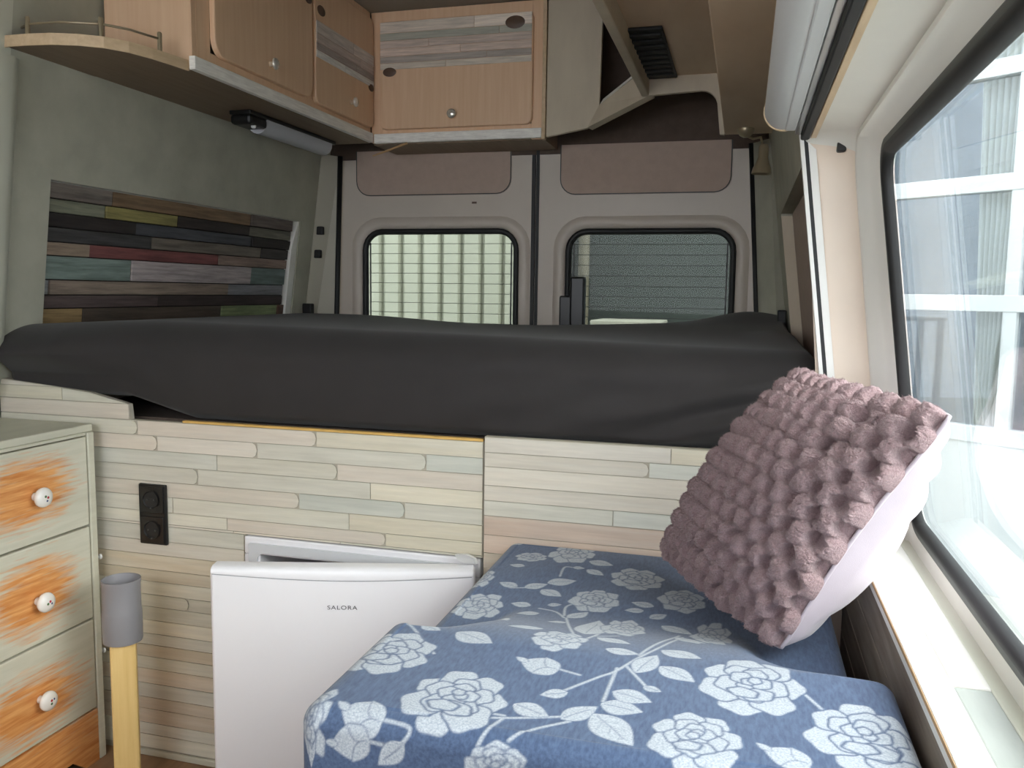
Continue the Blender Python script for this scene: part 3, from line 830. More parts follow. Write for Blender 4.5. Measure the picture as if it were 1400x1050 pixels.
# body as a shell open at the front
t = .042
mb.box(fx0, fx1, 1.695, 2.16, fz1 - t, fz1, .004).box(fx0, fx1, 1.695, 2.16, fz0, fz0 + t, .004).box(fx0, fx0 + t, 1.695, 2.16, fz0 + t, fz1 - t, .003).box(fx1 - t, fx1, 1.695, 2.16, fz0 + t, fz1 - t, .003).box(fx0 + t, fx1 - t, 2.12, 2.16, fz0 + t, fz1 - t)
build('body', mb, 'fridge', fr)
mb = MB().ring([(a, 1.690, b) for a, b in rrect(fx0 + .014, fx1 - .014, fz0 + .014, fz1 - .014, .004)], [(a, 1.690, b) for a, b in rrect(fx0 + t - .006, fx1 - t + .006, fz0 + t, fz1 - t + .006, .02)], (0, .006, 0))
build('door_surround', mb, 'fridge_in', fr)
B('shelf', fr, 'fridge_in', fx0 + t, fx1 - t, 1.75, 2.11, -.86, -.853, .002)
ang = math.radians(15.6); H = Vector((-.537, 1.686, 0)); U = Vector((-math.cos(ang), -math.sin(ang), 0)); Nn = Vector((math.sin(ang), -math.cos(ang), 0))
W = .560; T = .046; dz0, dz1 = FLOOR + .05, -.584
def dp(s_, d, z_): return H + U * s_ + Nn * d + Vector((0, 0, z_))
b = bmesh.new()
vs8 = [b.verts.new(dp(s_, d, z_)) for s_ in (0, W) for d in (0, T) for z_ in (dz0, dz1)]
for f in ((0, 1, 3, 2), (4, 6, 7, 5), (0, 4, 5, 1), (2, 3, 7, 6), (0, 2, 6, 4), (1, 5, 7, 3)): b.faces.new([vs8[i] for i in f])
bmesh.ops.recalc_face_normals(b, faces=b.faces)
bmesh.ops.bevel(b, geom=list(b.edges), offset=.009, segments=4, profile=.5, affect='EDGES')
mb = MB(); mb.merge(b)
door = build('door', mb, 'fridge', fr, smooth=50)
# bowed top trim of the door
rows = []
for k in range(17):
    s_ = .004 + (W - .008) * k / 16; sag = .012 + .012 * math.sin(math.pi * k / 16)
    rows.append([dp(s_, T * .15, dz1 + .0015), dp(s_, T * .75, dz1 + .0022), dp(s_, T - .001, dz1 - .001), dp(s_, T + .0024, dz1 - .006), dp(s_, T + .0024, dz1 - sag), dp(s_, T - .001, dz1 - sag - .0015)])
mb = MB(); mb.grid(rows)
build('top_trim', mb, 'fridge', door, smooth=60)
rows = []
for k in range(17):
    s_ = .006 + (W - .012) * k / 16; sag = .013 + .012 * math.sin(math.pi * k / 16)
    rows.append([dp(s_, T + .0005, dz1 - sag - .0003), dp(s_, T + .0005, dz1 - sag - .0018)])
mb = MB(); mb.grid(rows); build('trim_line', mb, 'fridge_line', door)
mb = MB()
rows = [[dp(s_, -.001, z_) for s_, z_ in rrect(.012, W - .012, dz0 + .012, dz1 - .012, .01)], [dp(s_, -.010, z_) for s_, z_ in rrect(.014, W - .014, dz0 + .014, dz1 - .014, .01)], [dp(s_, -.010, z_) for s_, z_ in rrect(.024, W - .024, dz0 + .024, dz1 - .024, .01)], [dp(s_, -.001, z_) for s_, z_ in rrect(.026, W - .026, dz0 + .026, dz1 - .026, .01)]]
mb.grid(rows, True)
build('door_seal', mb, 'fridge_in', door)
# lettering on the door
cu = bpy.data.curves.new('lettering', 'FONT'); cu.body = 'SALORA'; cu.size = .0125; cu.align_x = 'CENTER'; cu.extrude = .0002; cu.space_character = 1.15
tmp = bpy.data.objects.new('tmp', cu); COL.objects.link(tmp)
bpy.context.view_layer.update()
me = bpy.data.meshes.new_from_object(tmp.evaluated_get(bpy.context.evaluated_depsgraph_get()))
bpy.data.objects.remove(tmp, do_unlink=True)
for v in me.vertices:
    v.co = dp(W * .5 - v.co.x * 1.25, T + .0004 + v.co.z, -.672 + v.co.y)
link('lettering', me, 'ink', door)
mb = MB().prism([(-.575, 1.672, -.560), (-.548, 1.668, -.556), (-.532, 1.676, -.566), (-.530, 1.69, -.584), (-.560, 1.69, -.584), (-.570, 1.685, -.578)], (0, -.02, .004), .003)
build('hinge_cover', mb, 'white_plastic', fr)

# pipe standing on a pine post
pc = (-1.324, 1.535)
po = thing('table_post', (pc[0], pc[1], FLOOR), 'pine post standing by the drawers with a grey pipe sleeve', 'post')
q = .0272
rot = Matrix.Rotation(math.radians(-52), 4, 'Z')
mb = MB().box(-q, q, -q, q, FLOOR, -.70, .005)
for v in mb.bm.verts: v.co = rot @ v.co + Vector((pc[0], pc[1], 0))
build('post', mb, 'pine', po)
prof = [(.0415, -.793), (.0445, -.793), (.0455, -.788), (.0455, -.728), (.0447, -.722), (.0437, -.719), (.0433, -.662), (.0445, -.658), (.0445, -.650), (.0420, -.650), (.0405, -.655), (.0405, -.698), (0, -.698)]
build('pipe_sleeve', MB().lathe([(r_ * .93, h_) for r_, h_ in prof], (pc[0], pc[1], 0), (0, 0, 1), 40), 'pvc', po, smooth=40)

# chest of drawers
ch = thing('chest_of_drawers', (-1.65, 1.35, FLOOR), 'sage green pine chest of three worn drawers at left', 'chest of drawers')
DXF = -1.50; y0d, y1d = 1.03, 1.665
B('top', ch, 'sage', -1.815, DXF - .004, y0d - .01, y1d + .003, -.345, -.327, .003)
B('top_rail', ch, 'sage', DXF - .022, DXF - .002, y0d + .02, 1.643, -.352, -.345, .001)
B('side', ch, 'sage', -1.81, DXF + .002, 1.645, y1d, FLOOR, -.345, .003)
B('side', ch, 'sage', -1.81, DXF + .002, y0d, y0d + .02, FLOOR, -.345, .003)
B('back', ch, 'sage', -1.81, -1.80, y0d + .02, 1.645, FLOOR + .05, -.345, .001)
spots = [[(.115, .01, .17, .098), (-.16, .01, .16, .098)], [(.125, .0, .15, .105), (-.16, -.01, .15, .1)], [(.10, -.02, .19, .095), (-.16, .0, .15, .1)]]
dzs = [(-.569, -.355), (-.801, -.574), (-1.030, -.806)]
kz = [-.464, -.702, -.930]
for i, (a, c) in enumerate(dzs):
    yc = (y0d + .02 + 1.643) / 2
    m = worn_drawer('worn_drawer_paint_%d' % i, spots[i])
    dr_ = build('drawer', MB().box(DXF - .018, DXF, y0d + .022, 1.642, a, c, .003), m, ch, origin=(DXF, yc, (a + c) / 2))
    for yk in (1.484, 1.20):
        kb = build('knob', MB().lathe([(0, 0), (.009, 0), (.008, .008), (.013, .012), (.0215, .019), (.0225, .025), (.020, .030), (.010, .0335), (0, .034)], (DXF, yk - i * .006, kz[i]), (1, 0, 0), 28), 'porcelain', dr_, smooth=60)
        for s in range(7):
            an = s * 2.4 + i; rr_ = .003 + .0018 * s
            yy = yk - i * .006 + rr_ * math.cos(an); z2 = kz[i] + rr_ * math.sin(an)
            build('painted_dot', MB().lathe([(0, .0014), (.003, .0009), (.0038, -.004)], (DXF + .0335 - .010 * (rr_ / .0205) ** 2.2, yy, z2), (1, 0, 0), 8), ['dot_red', 'dot_green', 'dot_blue'][s % 3], kb)
wp = worn_drawer('worn_plinth_paint', [(.05, -.02, .6, .2)])
pts = [(DXF - .018, y0d + .02, -1.034), (DXF - .018, 1.643, -1.034), (DXF - .018, 1.643, FLOOR), (DXF - .018, 1.60, FLOOR), (DXF - .018, 1.56, FLOOR + .035), (DXF - .018, y0d + .1, FLOOR + .035), (DXF - .018, y0d + .06, FLOOR), (DXF - .018, y0d + .02, FLOOR)]
build('plinth', MB().prism(pts, (.018, 0, 0)), wp, ch, origin=(DXF, 1.34, -1.10))
for z_ in (-.66, -.90):
    build('peg', MB().lathe([(0, .018), (.006, .017), (.007, .012), (.003, .010), (.003, 0)], (DXF - .012, y1d, z_), (.6, 1, 0), 10), 'white_plastic', ch, smooth=60)

# ================================================================== BENCH, CUSHION, PILLOW
be = thing('bench', (-.13, 1.2, FLOOR), 'white bench box under the blue rose cushion', 'bench')
mb = MB().box(-.435, .185, .86, 1.69, FLOOR, -.66, .003)
build('box', mb, 'fridge_in', be)
B('lid', be, 'pale_ply', -.445, .19, .84, 1.69, -.659, -.641, .003)

ROSES = [(-0.421, 0.96, 0.055, 0.066), (-0.297, 0.866, 0.055, 0.069), (-0.449, 0.796, 0.023, 0.053), (-0.227, 0.775, 0.034, 0.027), (-0.03, 0.855, 0.045, 0.056), (0.027, 1.002, 0.056, 0.078), (0.144, 0.911, 0.057, 0.075), (-0.314, 1.64, 0.042, 0.068), (-0.39, 1.595, 0.03, 0.029), (-0.17, 1.527, 0.048, 0.058), (-0.082, 1.437, 0.037, 0.056), (-0.41, 1.313, 0.038, 0.061), (-0.226, 1.389, 0.039, 0.057), (-0.222, 1.078, 0.034, 0.055), (-0.157, 1.246, 0.03, 0.067), (-0.026, 1.283, 0.028, 0.076), (-0.449, 1.444, 0.022, 0.049)]
LEAVES = [(-0.414, 1.058, -0.382, 1.044), (-0.359, 1.046, -0.301, 1.021), (-0.232, 0.875, -0.188, 0.86), (-0.174, 0.859, -0.14, 0.897), (-0.142, 0.88, -0.091, 0.824), (-0.138, 0.904, -0.089, 0.896), (-0.129, 0.936, -0.082, 0.921), (-0.109, 0.993, -0.09, 1.063), (-0.087, 1.091, -0.034, 1.067), (-0.083, 1.022, -0.038, 0.989), (-0.179, 0.92, -0.209, 0.905), (0.102, 1.121, 0.152, 1.065), (-0.096, 0.958, -0.074, 0.95), (-0.105, 1.311, -0.056, 1.28), (-0.074, 1.236, -0.041, 1.18), (-0.332, 0.784, -0.362, 0.755), (-0.426, 1.676, -0.462, 1.672), (-0.388, 1.531, -0.419, 1.534), (-0.373, 1.419, -0.41, 1.431), (-0.359, 1.418, -0.323, 1.447), (-0.325, 1.452, -0.276, 1.479), (-0.328, 1.417, -0.286, 1.392), (-0.273, 1.594, -0.224, 1.583), (-0.268, 1.543, -0.233, 1.523), (-0.297, 1.547, -0.273, 1.548), (-0.327, 1.337, -0.363, 1.341), (-0.303, 1.298, -0.339, 1.286), (-0.3, 1.346, -0.277, 1.353), (-0.247, 1.247, -0.275, 1.235), (-0.253, 1.284, -0.227, 1.329), (-0.2, 1.145, -0.202, 1.289), (-0.259, 1.136, -0.306, 1.114), (-0.127, 1.337, -0.102, 1.364), (-0.14, 1.367, -0.171, 1.357), (-0.126, 1.391, -0.165, 1.399), (-0.179, 1.128, -0.13, 1.109), (-0.157, 1.06, -0.112, 1.056), (-0.106, 1.308, -0.064, 1.294), (-0.073, 1.208, -0.032, 1.198), (-0.37, 1.24, -0.327, 1.185)]
BUDS = [(-0.202, 0.971, -0.253, 0.984), (-0.361, 0.8, -0.414, 0.813), (-0.373, 0.78, -0.419, 0.768), (0.082, 0.835, 0.037, 0.854)]
STEMS = [[(-0.363, 0.805), (-0.328, 0.8), (-0.34, 0.78), (-0.373, 0.78)], [(-0.27, 0.83), (-0.234, 0.841), (-0.176, 0.864)], [(-0.234, 0.841), (-0.25, 0.794)], [(-0.218, 0.804), (-0.194, 0.832), (-0.164, 0.857)], [(-0.183, 0.925), (-0.151, 0.967), (-0.128, 1.001), (-0.091, 1.106), (-0.068, 1.242)], [(-0.133, 0.999), (-0.136, 0.91)], [(-0.123, 1.009), (-0.087, 0.949)], [(-0.27, 0.846), (-0.235, 0.846)], [(-0.468, 1.074), (-0.429, 1.051), (-0.364, 0.971)], [(0.083, 1.0), (0.109, 0.951)], [(-0.208, 0.976), (-0.174, 0.966)], [(-0.31, 1.492), (-0.312, 1.542), (-0.297, 1.547)], [(-0.261, 1.296), (-0.268, 1.341), (-0.26, 1.359)], [(-0.255, 1.283), (-0.203, 1.099), (-0.186, 1.134), (-0.182, 1.231)], [(-0.384, 1.41), (-0.359, 1.418)], [(-0.186, 1.134), (-0.155, 1.169)], [(-0.112, 1.052), (-0.074, 1.255)], [(-0.31, 1.327), (-0.279, 1.315), (-0.258, 1.282)]]

def cushion():
    fx0_, fx1_, fy0, fy1, r, skirt = -.462, .196, .795, 1.693, .025, .15
    ext = r * math.pi / 2 - r + skirt
    step = .0016
    S = np.arange(fx0_ - ext, fx1_ + ext, step); Tt = np.arange(fy0 - ext, fy1 + ext * .5, step)
    gs, gt = np.meshgrid(S, Tt, indexing='xy')
    M = np.zeros_like(gs)
    rng = np.random.default_rng(3)
    def win(x, y, rad):
        i0, i1 = np.searchsorted(S, [x - rad, x + rad]); j0, j1 = np.searchsorted(Tt, [y - rad, y + rad])
        return slice(j0, j1), slice(i0, i1)
    e = .0011
    def put(w, d, outline):
        out = np.clip(.5 - (d - outline) / (2 * e), 0, 1); fil = np.clip(.5 - d / (2 * e), 0, 1)
        M[w] = M[w] * (1 - out); M[w] = M[w] * (1 - fil) + fil
    def ell(w, cx, cy, a, b, th, outline=.0016, wob=0, ph=0):
        X = gs[w] - cx; Y = gt[w] - cy; c, s = math.cos(th), math.sin(th)
        x_ = (X * c + Y * s) / a; y_ = (-X * s + Y * c) / b
        rr = np.hypot(x_, y_)
        lim = 1.0
        if wob: lim = 1 + wob * np.cos(5 * np.arctan2(y_, x_) + ph)
        put(w, (rr - lim) * min(a, b), outline)
    def rose(cx, cy, rx, ry):
        w = win(cx, cy, max(rx, ry) * 1.35)
        if M[w].size == 0: return
        a0 = rng.uniform(0, 6)
        ol_ = max(.0012, min(rx, ry) * .045)
        def petal(ang_, dist, sz, asp):
            jx = rng.uniform(.9, 1.1)
            ell(w, cx + rx * dist * math.cos(ang_), cy + ry * (dist * math.sin(ang_) + hy), rx * sz * jx, ry * sz * asp * jx, math.atan2(ry * math.sin(ang_), rx * math.cos(ang_)) + math.pi / 2 if False else rng.uniform(-.4, .4), ol_, .07, rng.uniform(0, 6))
        hy = 0
        n = 7
        for k in rng.permutation(n):
            an = a0 + k * 2 * math.pi / n; petal(an, .66, .38 if math.sin(an) > 0 else .45, .85)
        hy = .06
        n = 5
        for k in rng.permutation(n): petal(a0 + .4 + k * 2 * math.pi / n, .40, .33, .8)
        hy = .12
        for k in rng.permutation(4): petal(a0 + 1.0 + k * 2 * math.pi / 4, .21, .22, .8)
        for k in range(2): petal(a0 + 2 + k * 2.6, .08, .13, .8)
        hy = .06
        petal(-1.3, .42, .34, .55); petal(-2.0, .40, .30, .5)
    def leaf(x0, y0, x1, y1, fat=1.0, vein=True):
        L_ = math.hypot(x1 - x0, y1 - y0); ux, uy = (x1 - x0) / L_, (y1 - y0) / L_
        hw = L_ * (.17 + .17 * abs(ux)) * fat
        w = win((x0 + x1) / 2, (y0 + y1) / 2, L_ * .8 + hw)
        if M[w].size == 0: return
        X = gs[w] - x0; Y = gt[w] - y0
        u = (X * ux + Y * uy) / L_; v = (-X * uy + Y * ux)
        prof_ = hw * np.sin(np.pi * np.clip(u, 0, 1) ** .8)
        d = np.abs(v) - prof_; d = np.where((u < 0) | (u > 1), .01, d)
        put(w, d, .0010)
        if vein:
            vd = np.abs(v - .06 * hw * np.sin(u * 5)) - .0007
            on = np.clip(.5 - vd / (2 * e * .7), 0, 1) * ((u > .08) & (u < .8)) * .75
            sv = np.abs(np.abs(v) - (u % .22) * L_ * .8) - .0003
            on2 = np.clip(.5 - sv / (2 * e * .7), 0, 1) * ((u > .1) & (u < .85)) * .35
            M[w] = M[w] * (1 - np.maximum(on, on2))
    def stem(pts, wd=.0021):
        P_ = [np.array(p) for p in pts]
        # smooth the polyline
        Q = []
        for i in range(len(P_) - 1):
            p0 = P_[max(i - 1, 0)]; p1 = P_[i]; p2 = P_[i + 1]; p3 = P_[min(i + 2, len(P_) - 1)]
            for k in range(8):
                t_ = k / 8; Q.append(.5 * (2 * p1 + (p2 - p0) * t_ + (2 * p0 - 5 * p1 + 4 * p2 - p3) * t_ ** 2 + (3 * p1 - p0 - 3 * p2 + p3) * t_ ** 3))
        Q.append(P_[-1])
        for a, b in zip(Q[:-1], Q[1:]):
            c = (a + b) / 2; w = win(c[0], c[1], np.linalg.norm(b - a) / 2 + .006)
            if M[w].size == 0: continue
            ab = b - a; L2 = max(ab @ ab, 1e-9)
            X = gs[w] - a[0]; Y = gt[w] - a[1]
            h_ = np.clip((X * ab[0] + Y * ab[1]) / L2, 0, 1)
            d = np.hypot(X - h_ * ab[0], Y - h_ * ab[1]) - wd
            M[w] = np.maximum(M[w], np.clip(.5 - d / (2 * e), 0, 1) * .92)
    for s_ in STEMS: stem(s_)
    for l_ in LEAVES: leaf(*l_)
    for b_ in BUDS:
        leaf(*b_, 1.25, False)
        x0, y0, x1, y1 = b_; mx, my = (x0 + x1) / 2, (y0 + y1) / 2
        leaf(x0, y0, mx + (y1 - y0) * .3, my - (x1 - x0) * .45, .9, False); leaf(x0, y0, mx - (y1 - y0) * .3, my + (x1 - x0) * .45, .9, False)
        leaf(x1 * .8 + x0 * .2, y1 * .8 + y0 * .2, x1 * 1.15 - x0 * .15, y1 * 1.15 - y0 * .15 + .006, .8, False)
    for r_ in ROSES: rose(*r_)
    # map cloth space to the padded box
    qx = np.clip(gs, fx0_ + r, fx1_ - r); qy = np.clip(gt, fy0 + r, fy1 - r)
    ddx = gs - qx; ddy = gt - qy; ln = np.hypot(ddx, ddy); lsafe = np.where(ln < 1e-9, 1, ln)
    a = np.minimum(ln / r, math.pi / 2)
    X = qx + ddx / lsafe * r * np.sin(a); Y = qy + ddy / lsafe * r * np.sin(a)
    rs = np.maximum(np.clip((qx - .0) / .12, 0, 1), np.clip((-.33 - qx) / .09, 0, 1)); rs = rs * rs * (3 - 2 * rs)
    u = np.clip((qy - 1.02 - .03 * rs) / (.32 - .24 * rs), 0, 1); u = u * u * (3 - 2 * u)
    X = X - .030 * u * np.clip(X / .19, 0, 1)
    top = -.46 - .065 * u
    Z = top - r * (1 - np.cos(a)) - np.maximum(0, ln - r * math.pi / 2)
    Z = np.maximum(Z, -.639)
    Z += .0022 * np.sin(X * 17 + 2 * np.sin(Y * 6)) * np.sin(Y * 13) * (ln < 1e-9) + (M - .5) * .0003
    co = np.stack([X, Y, Z], -1).reshape(-1, 3).astype(np.float32)
    ny_, nx_ = gs.shape
    id_ = np.arange(ny_ * nx_).reshape(ny_, nx_)
    quads = np.stack([id_[:-1, :-1], id_[:-1, 1:], id_[1:, 1:], id_[1:, :-1]], -1).reshape(-1, 4)
    me = bpy.data.meshes.new('seat_cushion')
    me.vertices.add(len(co)); me.vertices.foreach_set('co', co.ravel())
    me.loops.add(quads.size); me.loops.foreach_set('vertex_index', quads.ravel().astype(np.int32))
    me.polygons.add(len(quads)); me.polygons.foreach_set('loop_start', (np.arange(len(quads)) * 4).astype(np.int32))
    me.polygons.foreach_set('loop_total', np.full(len(quads), 4, np.int32))
    me.update(calc_edges=True)
    at = me.attributes.new('weave', 'FLOAT', 'POINT'); at.data.foreach_set('value', M.ravel().astype(np.float32))
    me.shade_smooth()
    return link('seat_cushion', me, 'rose')
cu_ = cushion()
tag(cu_, 'long blue bench cushion woven with white roses and leaves', 'cushion')

def grid_mesh(name, P_, flip=False):
    n, m = P_.shape[:2]; id_ = np.arange(n * m).reshape(n, m)
    q = np.stack([id_[:-1, :-1], id_[:-1, 1:], id_[1:, 1:], id_[1:, :-1]], -1).reshape(-1, 4)
    if flip: q = q[:, ::-1]
    me = bpy.data.meshes.new(name)
    me.vertices.add(n * m); me.vertices.foreach_set('co', P_.reshape(-1, 3).astype(np.float32).ravel())
    me.loops.add(q.size); me.loops.foreach_set('vertex_index', np.ascontiguousarray(q).ravel().astype(np.int32))
    me.polygons.add(len(q)); me.polygons.foreach_set('loop_start', (np.arange(len(q)) * 4).astype(np.int32))
    me.polygons.foreach_set('loop_total', np.full(len(q), 4, np.int32))
    me.update(calc_edges=True); me.shade_smooth()
    return me

def pillow():
    A = np.array([-.128, 1.60, -.497]); Bc = np.array([.072, 1.215, -.506]); Cc = np.array([.256, 1.125, -.138]); D = np.array([.112, 1.60, -.135])
    t = thing('throw_pillow', (.02, 1.40, -.50), 'mauve tufted throw pillow with plain lilac back, leaning by the window', 'pillow')
    def base(n):
        u, v = np.meshgrid(np.linspace(0, 1, n), np.linspace(0, 1, n), indexing='xy')
        # pinch the sides between the corners
        pu = u + np.where(u < .5, .01, .045) * np.sin(np.pi * v) * (1 - 2 * u) * np.abs(1 - 2 * u) ** 2
        pv = v + np.where(v < .5, .01, .035) * np.sin(np.pi * u) * (1 - 2 * v) * np.abs(1 - 2 * v) ** 2
        P_ = ((1 - pu) * (1 - pv))[..., None] * A + (pu * (1 - pv))[..., None] * Bc + (pu * pv)[..., None] * Cc + ((1 - pu) * pv)[..., None] * D
        cen = (A + Bc + Cc + D) / 4
        kc = .035 * (np.abs(2 * u - 1) * np.abs(2 * v - 1)) ** 7
        P_ = P_ + (cen - P_) * kc[..., None]
        puff = np.clip(np.sin(np.pi * u), 0, 1) ** .48 * np.clip(np.sin(np.pi * v), 0, 1) ** .48
        return u, v, P_, puff
    nrm = np.cross(Bc - A, D - A); nrm /= np.linalg.norm(nrm)
    if nrm[1] > 0: nrm = -nrm
    n = 420
    u, v, P_, puff = base(n)
    crease = .020 * np.exp(-((u - .80 - .12 * (v - .7)) / .035) ** 2) * np.exp(-((v - .80) / .16) ** 2)
    F_ = P_ + nrm * (.098 * puff - crease)[..., None]
    gu = np.gradient(F_, axis=1); gv = np.gradient(F_, axis=0)
    nn = np.cross(gu, gv); nn /= np.maximum(np.linalg.norm(nn, axis=-1, keepdims=True), 1e-9)
    if (nn[n // 2, n // 2] @ nrm) < 0: nn = -nn
    NU, NV = 11, 13
    best = np.zeros_like(u); pit = np.zeros_like(u)
    rng = np.random.default_rng(11)
    jit = rng.uniform(-.10, .10, (NV + 4, NU + 4, 2)); amp = rng.uniform(.85, 1.15, (NV + 4, NU + 4))
    gy = v * NV
    for dj in (-1, 0, 1):
        j = np.floor(gy).astype(int) + dj
        off = .5 * (j % 2); gx = u * NU - off
        for di in (-1, 0, 1):
            i = np.floor(gx).astype(int) + di
            jj = np.clip(j + 1, 0, NV + 3); ii = np.clip(i + 1, 0, NU + 3)
            cx_ = i + .5 + jit[jj, ii, 0]; cy_ = j + .5 + jit[jj, ii, 1]
            d2 = ((gx - cx_) / .52) ** 2 + ((gy - cy_) / .62) ** 2
            best = np.maximum(best, np.sqrt(np.clip(1 - d2, 0, 1)) * amp[jj, ii])
            px_ = i + jit[jj, ii, 1] * .8; py_ = j + .5 + jit[jj, ii, 0] * .8
            pit = np.maximum(pit, np.exp(-(((gx - px_) / .25) ** 2 + ((gy - py_) / .36) ** 2) ** 2.5))
    edge = np.clip(np.minimum(np.minimum(u, 1 - u), np.minimum(v, 1 - v)) / .02, 0, 1)
    fuzz = rng.normal(0, 1, u.shape)
    sm = (fuzz + np.roll(fuzz, 1, 0) + np.roll(fuzz, 1, 1) + np.roll(np.roll(fuzz, 1, 0), 1, 1)) / 2
    disp = (.017 * best - .028 * pit) * (.25 + .75 * edge) + (.0006 * sm + .0004 * fuzz) * edge
    me = grid_mesh('tufted_front', F_ + nn * disp[..., None])
    link('tufted_front', me, 'tuft', t)
    # loose yarn ends of the chenille
    Pf = (F_ + nn * disp[..., None])
    nf = 70000
    ai = rng.integers(2, n - 2, nf); bi = rng.integers(2, n - 2, nf)
    keep = pit[ai, bi] < .4; ai = ai[keep]; bi = bi[keep]; nf = len(ai)
    p0 = Pf[ai, bi]; dirs = nn[ai, bi] * .8 + rng.normal(0, .75, (nf, 3)); dirs /= np.linalg.norm(dirs, axis=1, keepdims=True)
    side = np.cross(dirs, rng.normal(0, 1, (nf, 3))); side /= np.linalg.norm(side, axis=1, keepdims=True)
    ln_ = rng.uniform(.0020, .0050, (nf, 1)); wd_ = .00045
    tri = np.stack([p0 - side * wd_, p0 + side * wd_, p0 + dirs * ln_], 1).reshape(-1, 3)
    mf = bpy.data.meshes.new('yarn_fuzz')
    mf.vertices.add(len(tri)); mf.vertices.foreach_set('co', tri.astype(np.float32).ravel())
    mf.loops.add(len(tri)); mf.loops.foreach_set('vertex_index', np.arange(len(tri), dtype=np.int32))
    mf.polygons.add(nf); mf.polygons.foreach_set('loop_start', (np.arange(nf) * 3).astype(np.int32)); mf.polygons.foreach_set('loop_total', np.full(nf, 3, np.int32))
    mf.update(calc_edges=True)
    link('yarn_fuzz', mf, 'tuft', t, kind='stuff')
    # plain back with a few drag creases
    n = 90
    u, v, P_, puff = base(n)
    cr = .006 * np.sin((u * 1.2 + v) * 30 + 3 * np.sin(v * 7)) * np.clip(np.minimum(np.minimum(u, 1 - u), np.minimum(v, 1 - v)) / .05, 0, 1) * np.exp(-((u - .85) / .25) ** 2)
    bk = P_ - nrm * (.085 * puff + cr)[..., None] + np.array([.045, .0, -.030]) * (np.clip(np.sin(np.pi * v), 0, 1) ** .6 * np.clip(np.sin(np.pi * np.clip(u, 0, 1)), 0, 1) ** .35 * u)[..., None]
    link('plain_back', grid_mesh('plain_back', bk, True), 'lilac', t)
    # seam piping between the two cloths
    u, v, P_, puff = base(60)
    loop_ = list(P_[0, :]) + list(P_[1:, -1]) + list(P_[-1, ::-1][1:]) + list(P_[::-1, 0][1:-1])
    mb = MB(); mb.tube([Vector(p) for p in loop_] + [Vector(loop_[0])], .003, 6)
    build('seam', mb, 'lilac', t, smooth=180)
    return t
pillow()

# ================================================================== OUTSIDE
GZ = FLOOR - .45
build('ground', MB().box(-8, 9, -6, 14, GZ - .1, GZ), 'concrete', kind='structure')
ga = thing('gate', (-2.9, 4.6, GZ), 'pale green ribbed gate behind the left rear window', 'gate')
B('gate_back', ga, 'gate_slat', -5.0, -1.22, 4.62, 4.64, GZ + .05, 2.2, .002)
sl0 = None; x = -4.98; k = 0
while x < -1.25:
    pts = [(x + .004, 4.62, GZ + .05), (x + .016, 4.590, GZ + .05), (x + .102, 4.582, GZ + .05), (x + .116, 4.62, GZ + .05)]
    if sl0 is None:
        sl0 = build('slat', MB().prism(pts, (0, 0, 2.2 - GZ - .05)), 'gate_slat', ga, origin=(x, 4.6, GZ)); bx0 = x
    else:
        c = sl0.copy(); COL.objects.link(c); c.parent = ga; c.location = sl0.location + Vector((x - bx0, 0, 0))
    x += .122
dk = thing('garden_wall', (.6, 5.3, GZ), 'dark grey-green wall behind the right rear window', 'wall')
B('wall_face', dk, 'dark_wall', -2.2, .30, 5.25, 5.4, GZ, 2.6, .005)
B('wall_cap', dk, 'dark_wall', -2.22, .32, 5.22, 5.43, 2.6, 2.66, .005)
pl_ = thing('downpipe', (-.97, 5.15, GZ), 'beige downpipe on the dark wall behind the right rear window', 'pipe')
build('pipe', MB().tube([(-.965, 5.17, GZ), (-.965, 5.17, 2.55)], .035, 16), 'dim_pipe', pl_, smooth=60)
for z_ in (-.4, .9):
    build('bracket', MB().tube([(-.965, 5.17, z_), (-.965, 5.17, z_ + .04)], .042, 16), 'dim_pipe', pl_, smooth=60)
tb = thing('garden_table', (-.55, 4.7, GZ), 'white low table seen through the right rear window', 'table')
B('table_top', tb, 'grey_table', -.80, -.42, 4.5, 4.9, -.165, -.140, .006)
for sx in (-.77, -.45):
    for sy in (4.53, 4.87):
        B('leg', tb, 'house_white', sx - .02, sx + .02, sy - .02, sy + .02, GZ, -.166, .003)

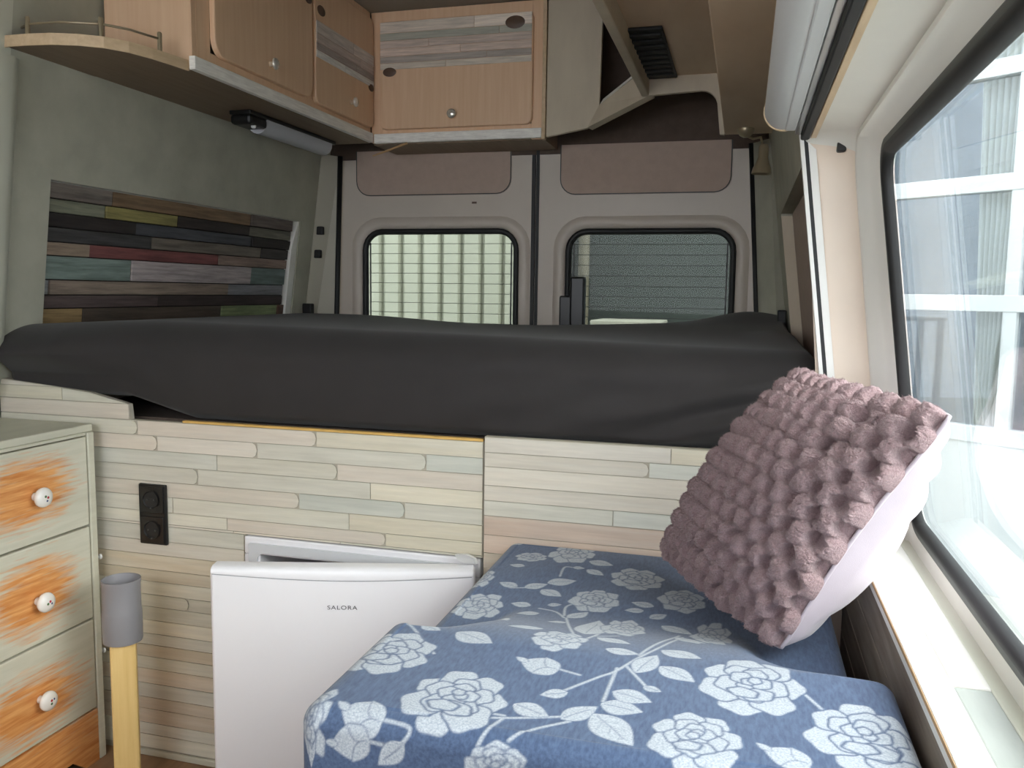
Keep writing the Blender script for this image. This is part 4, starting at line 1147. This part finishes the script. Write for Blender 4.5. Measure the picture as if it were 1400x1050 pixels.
# house with white glazing bars beyond the side window
e_ = Vector((.79, -.613, 0)).normalized(); P0 = Vector((1.52, 4.9, 0)); nh = Vector((-e_.y, e_.x, 0))   # nh points away from the van
if nh.y < 0: nh = -nh
ho = thing('house_front', (P0.x + 1, P0.y - .8, GZ), 'house front with white glazing bars beyond the side window', 'house')
def hb(name, s0, s1, z0, z1, d0, d1, mat, bev=.004):
    mb = MB().box(s0, s1, d0, d1, z0, z1, bev)
    for v in mb.bm.verts:
        v.co = P0 + e_ * v.co.x + nh * v.co.y + Vector((0, 0, v.co.z))
    return build(name, mb, mat, ho)
HZ = [-.74, -.02, .62, 1.22, 1.85]; HS = [-1.0, -.20, .55, 1.30, 2.05, 2.80, 3.55]
hb('base_wall', -1.05, 4.2, GZ, HZ[0], 0, .12, 'house_white'); hb('top_wall', -1.05, 4.2, HZ[-1], 2.15, 0, .12, 'house_white')
hb('sky_screen', -3.4, 5.5, GZ, 2.6, 2.4, 2.45, 'house_dark')  # added backdrop that covers the overexposed sky behind the panes
hd = thing('hedge_reflection', (P0.x + .6, P0.y + .3, GZ), 'dark bush shape standing in for the shrub reflection in the house panes', 'hedge_reflection')  # dark shape behind the glazing, stands in for reflected shrubs
rows = []
hr = random.Random(2)
for z_ in np.linspace(GZ, .22, 14):
    rows.append([P0 + e_ * s_ + nh * (.75 + hr.uniform(-.05, .05)) + Vector((0, 0, z_ + hr.uniform(-.04, .04))) for s_ in np.linspace(-.2, 4.0, 50)])
rows.append([p + nh * .3 for p in rows[-1]]); rows.append([Vector((p.x, p.y, GZ)) for p in rows[-1]])
mb = MB(); mb.grid(rows); build('reflected_foliage', mb, 'hedge_reflection', hd)
for z_ in HZ: hb('glazing_bar', -1.05, 4.2, z_ - .045, z_ + .045, -.01, .07, 'house_white')
for s_ in HS: hb('mullion', s_ - .035, s_ + .035, HZ[0], HZ[-1], -.005, .06, 'house_white')
for i in range(len(HS) - 1):
    for j in range(len(HZ) - 1):
        hb('pane', HS[i] + .03, HS[i + 1] - .03, HZ[j] + .03, HZ[j + 1] - .03, .030, .034, 'glass_house', 0)
nc = thing('net_curtain', (P0.x, P0.y, GZ), 'cream net curtain hanging inside the house window', 'curtain')
rows = []
for z_ in np.linspace(HZ[0] - .2, HZ[-1], 8):
    rr_ = []
    for k in range(60):
        s_ = -.46 + .22 * k / 59
        q_ = P0 + e_ * (s_ + .08 * (z_ - .3) * (k / 59 - .5)) + nh * (.16 + .025 * math.sin(k * .9)) + Vector((0, 0, z_)); rr_.append(q_)
    rows.append(rr_)
mb = MB(); mb.grid(rows)
o = build('cloth', mb, 'net', nc, smooth=180); o.modifiers.new('thick', 'SOLIDIFY').thickness = .004
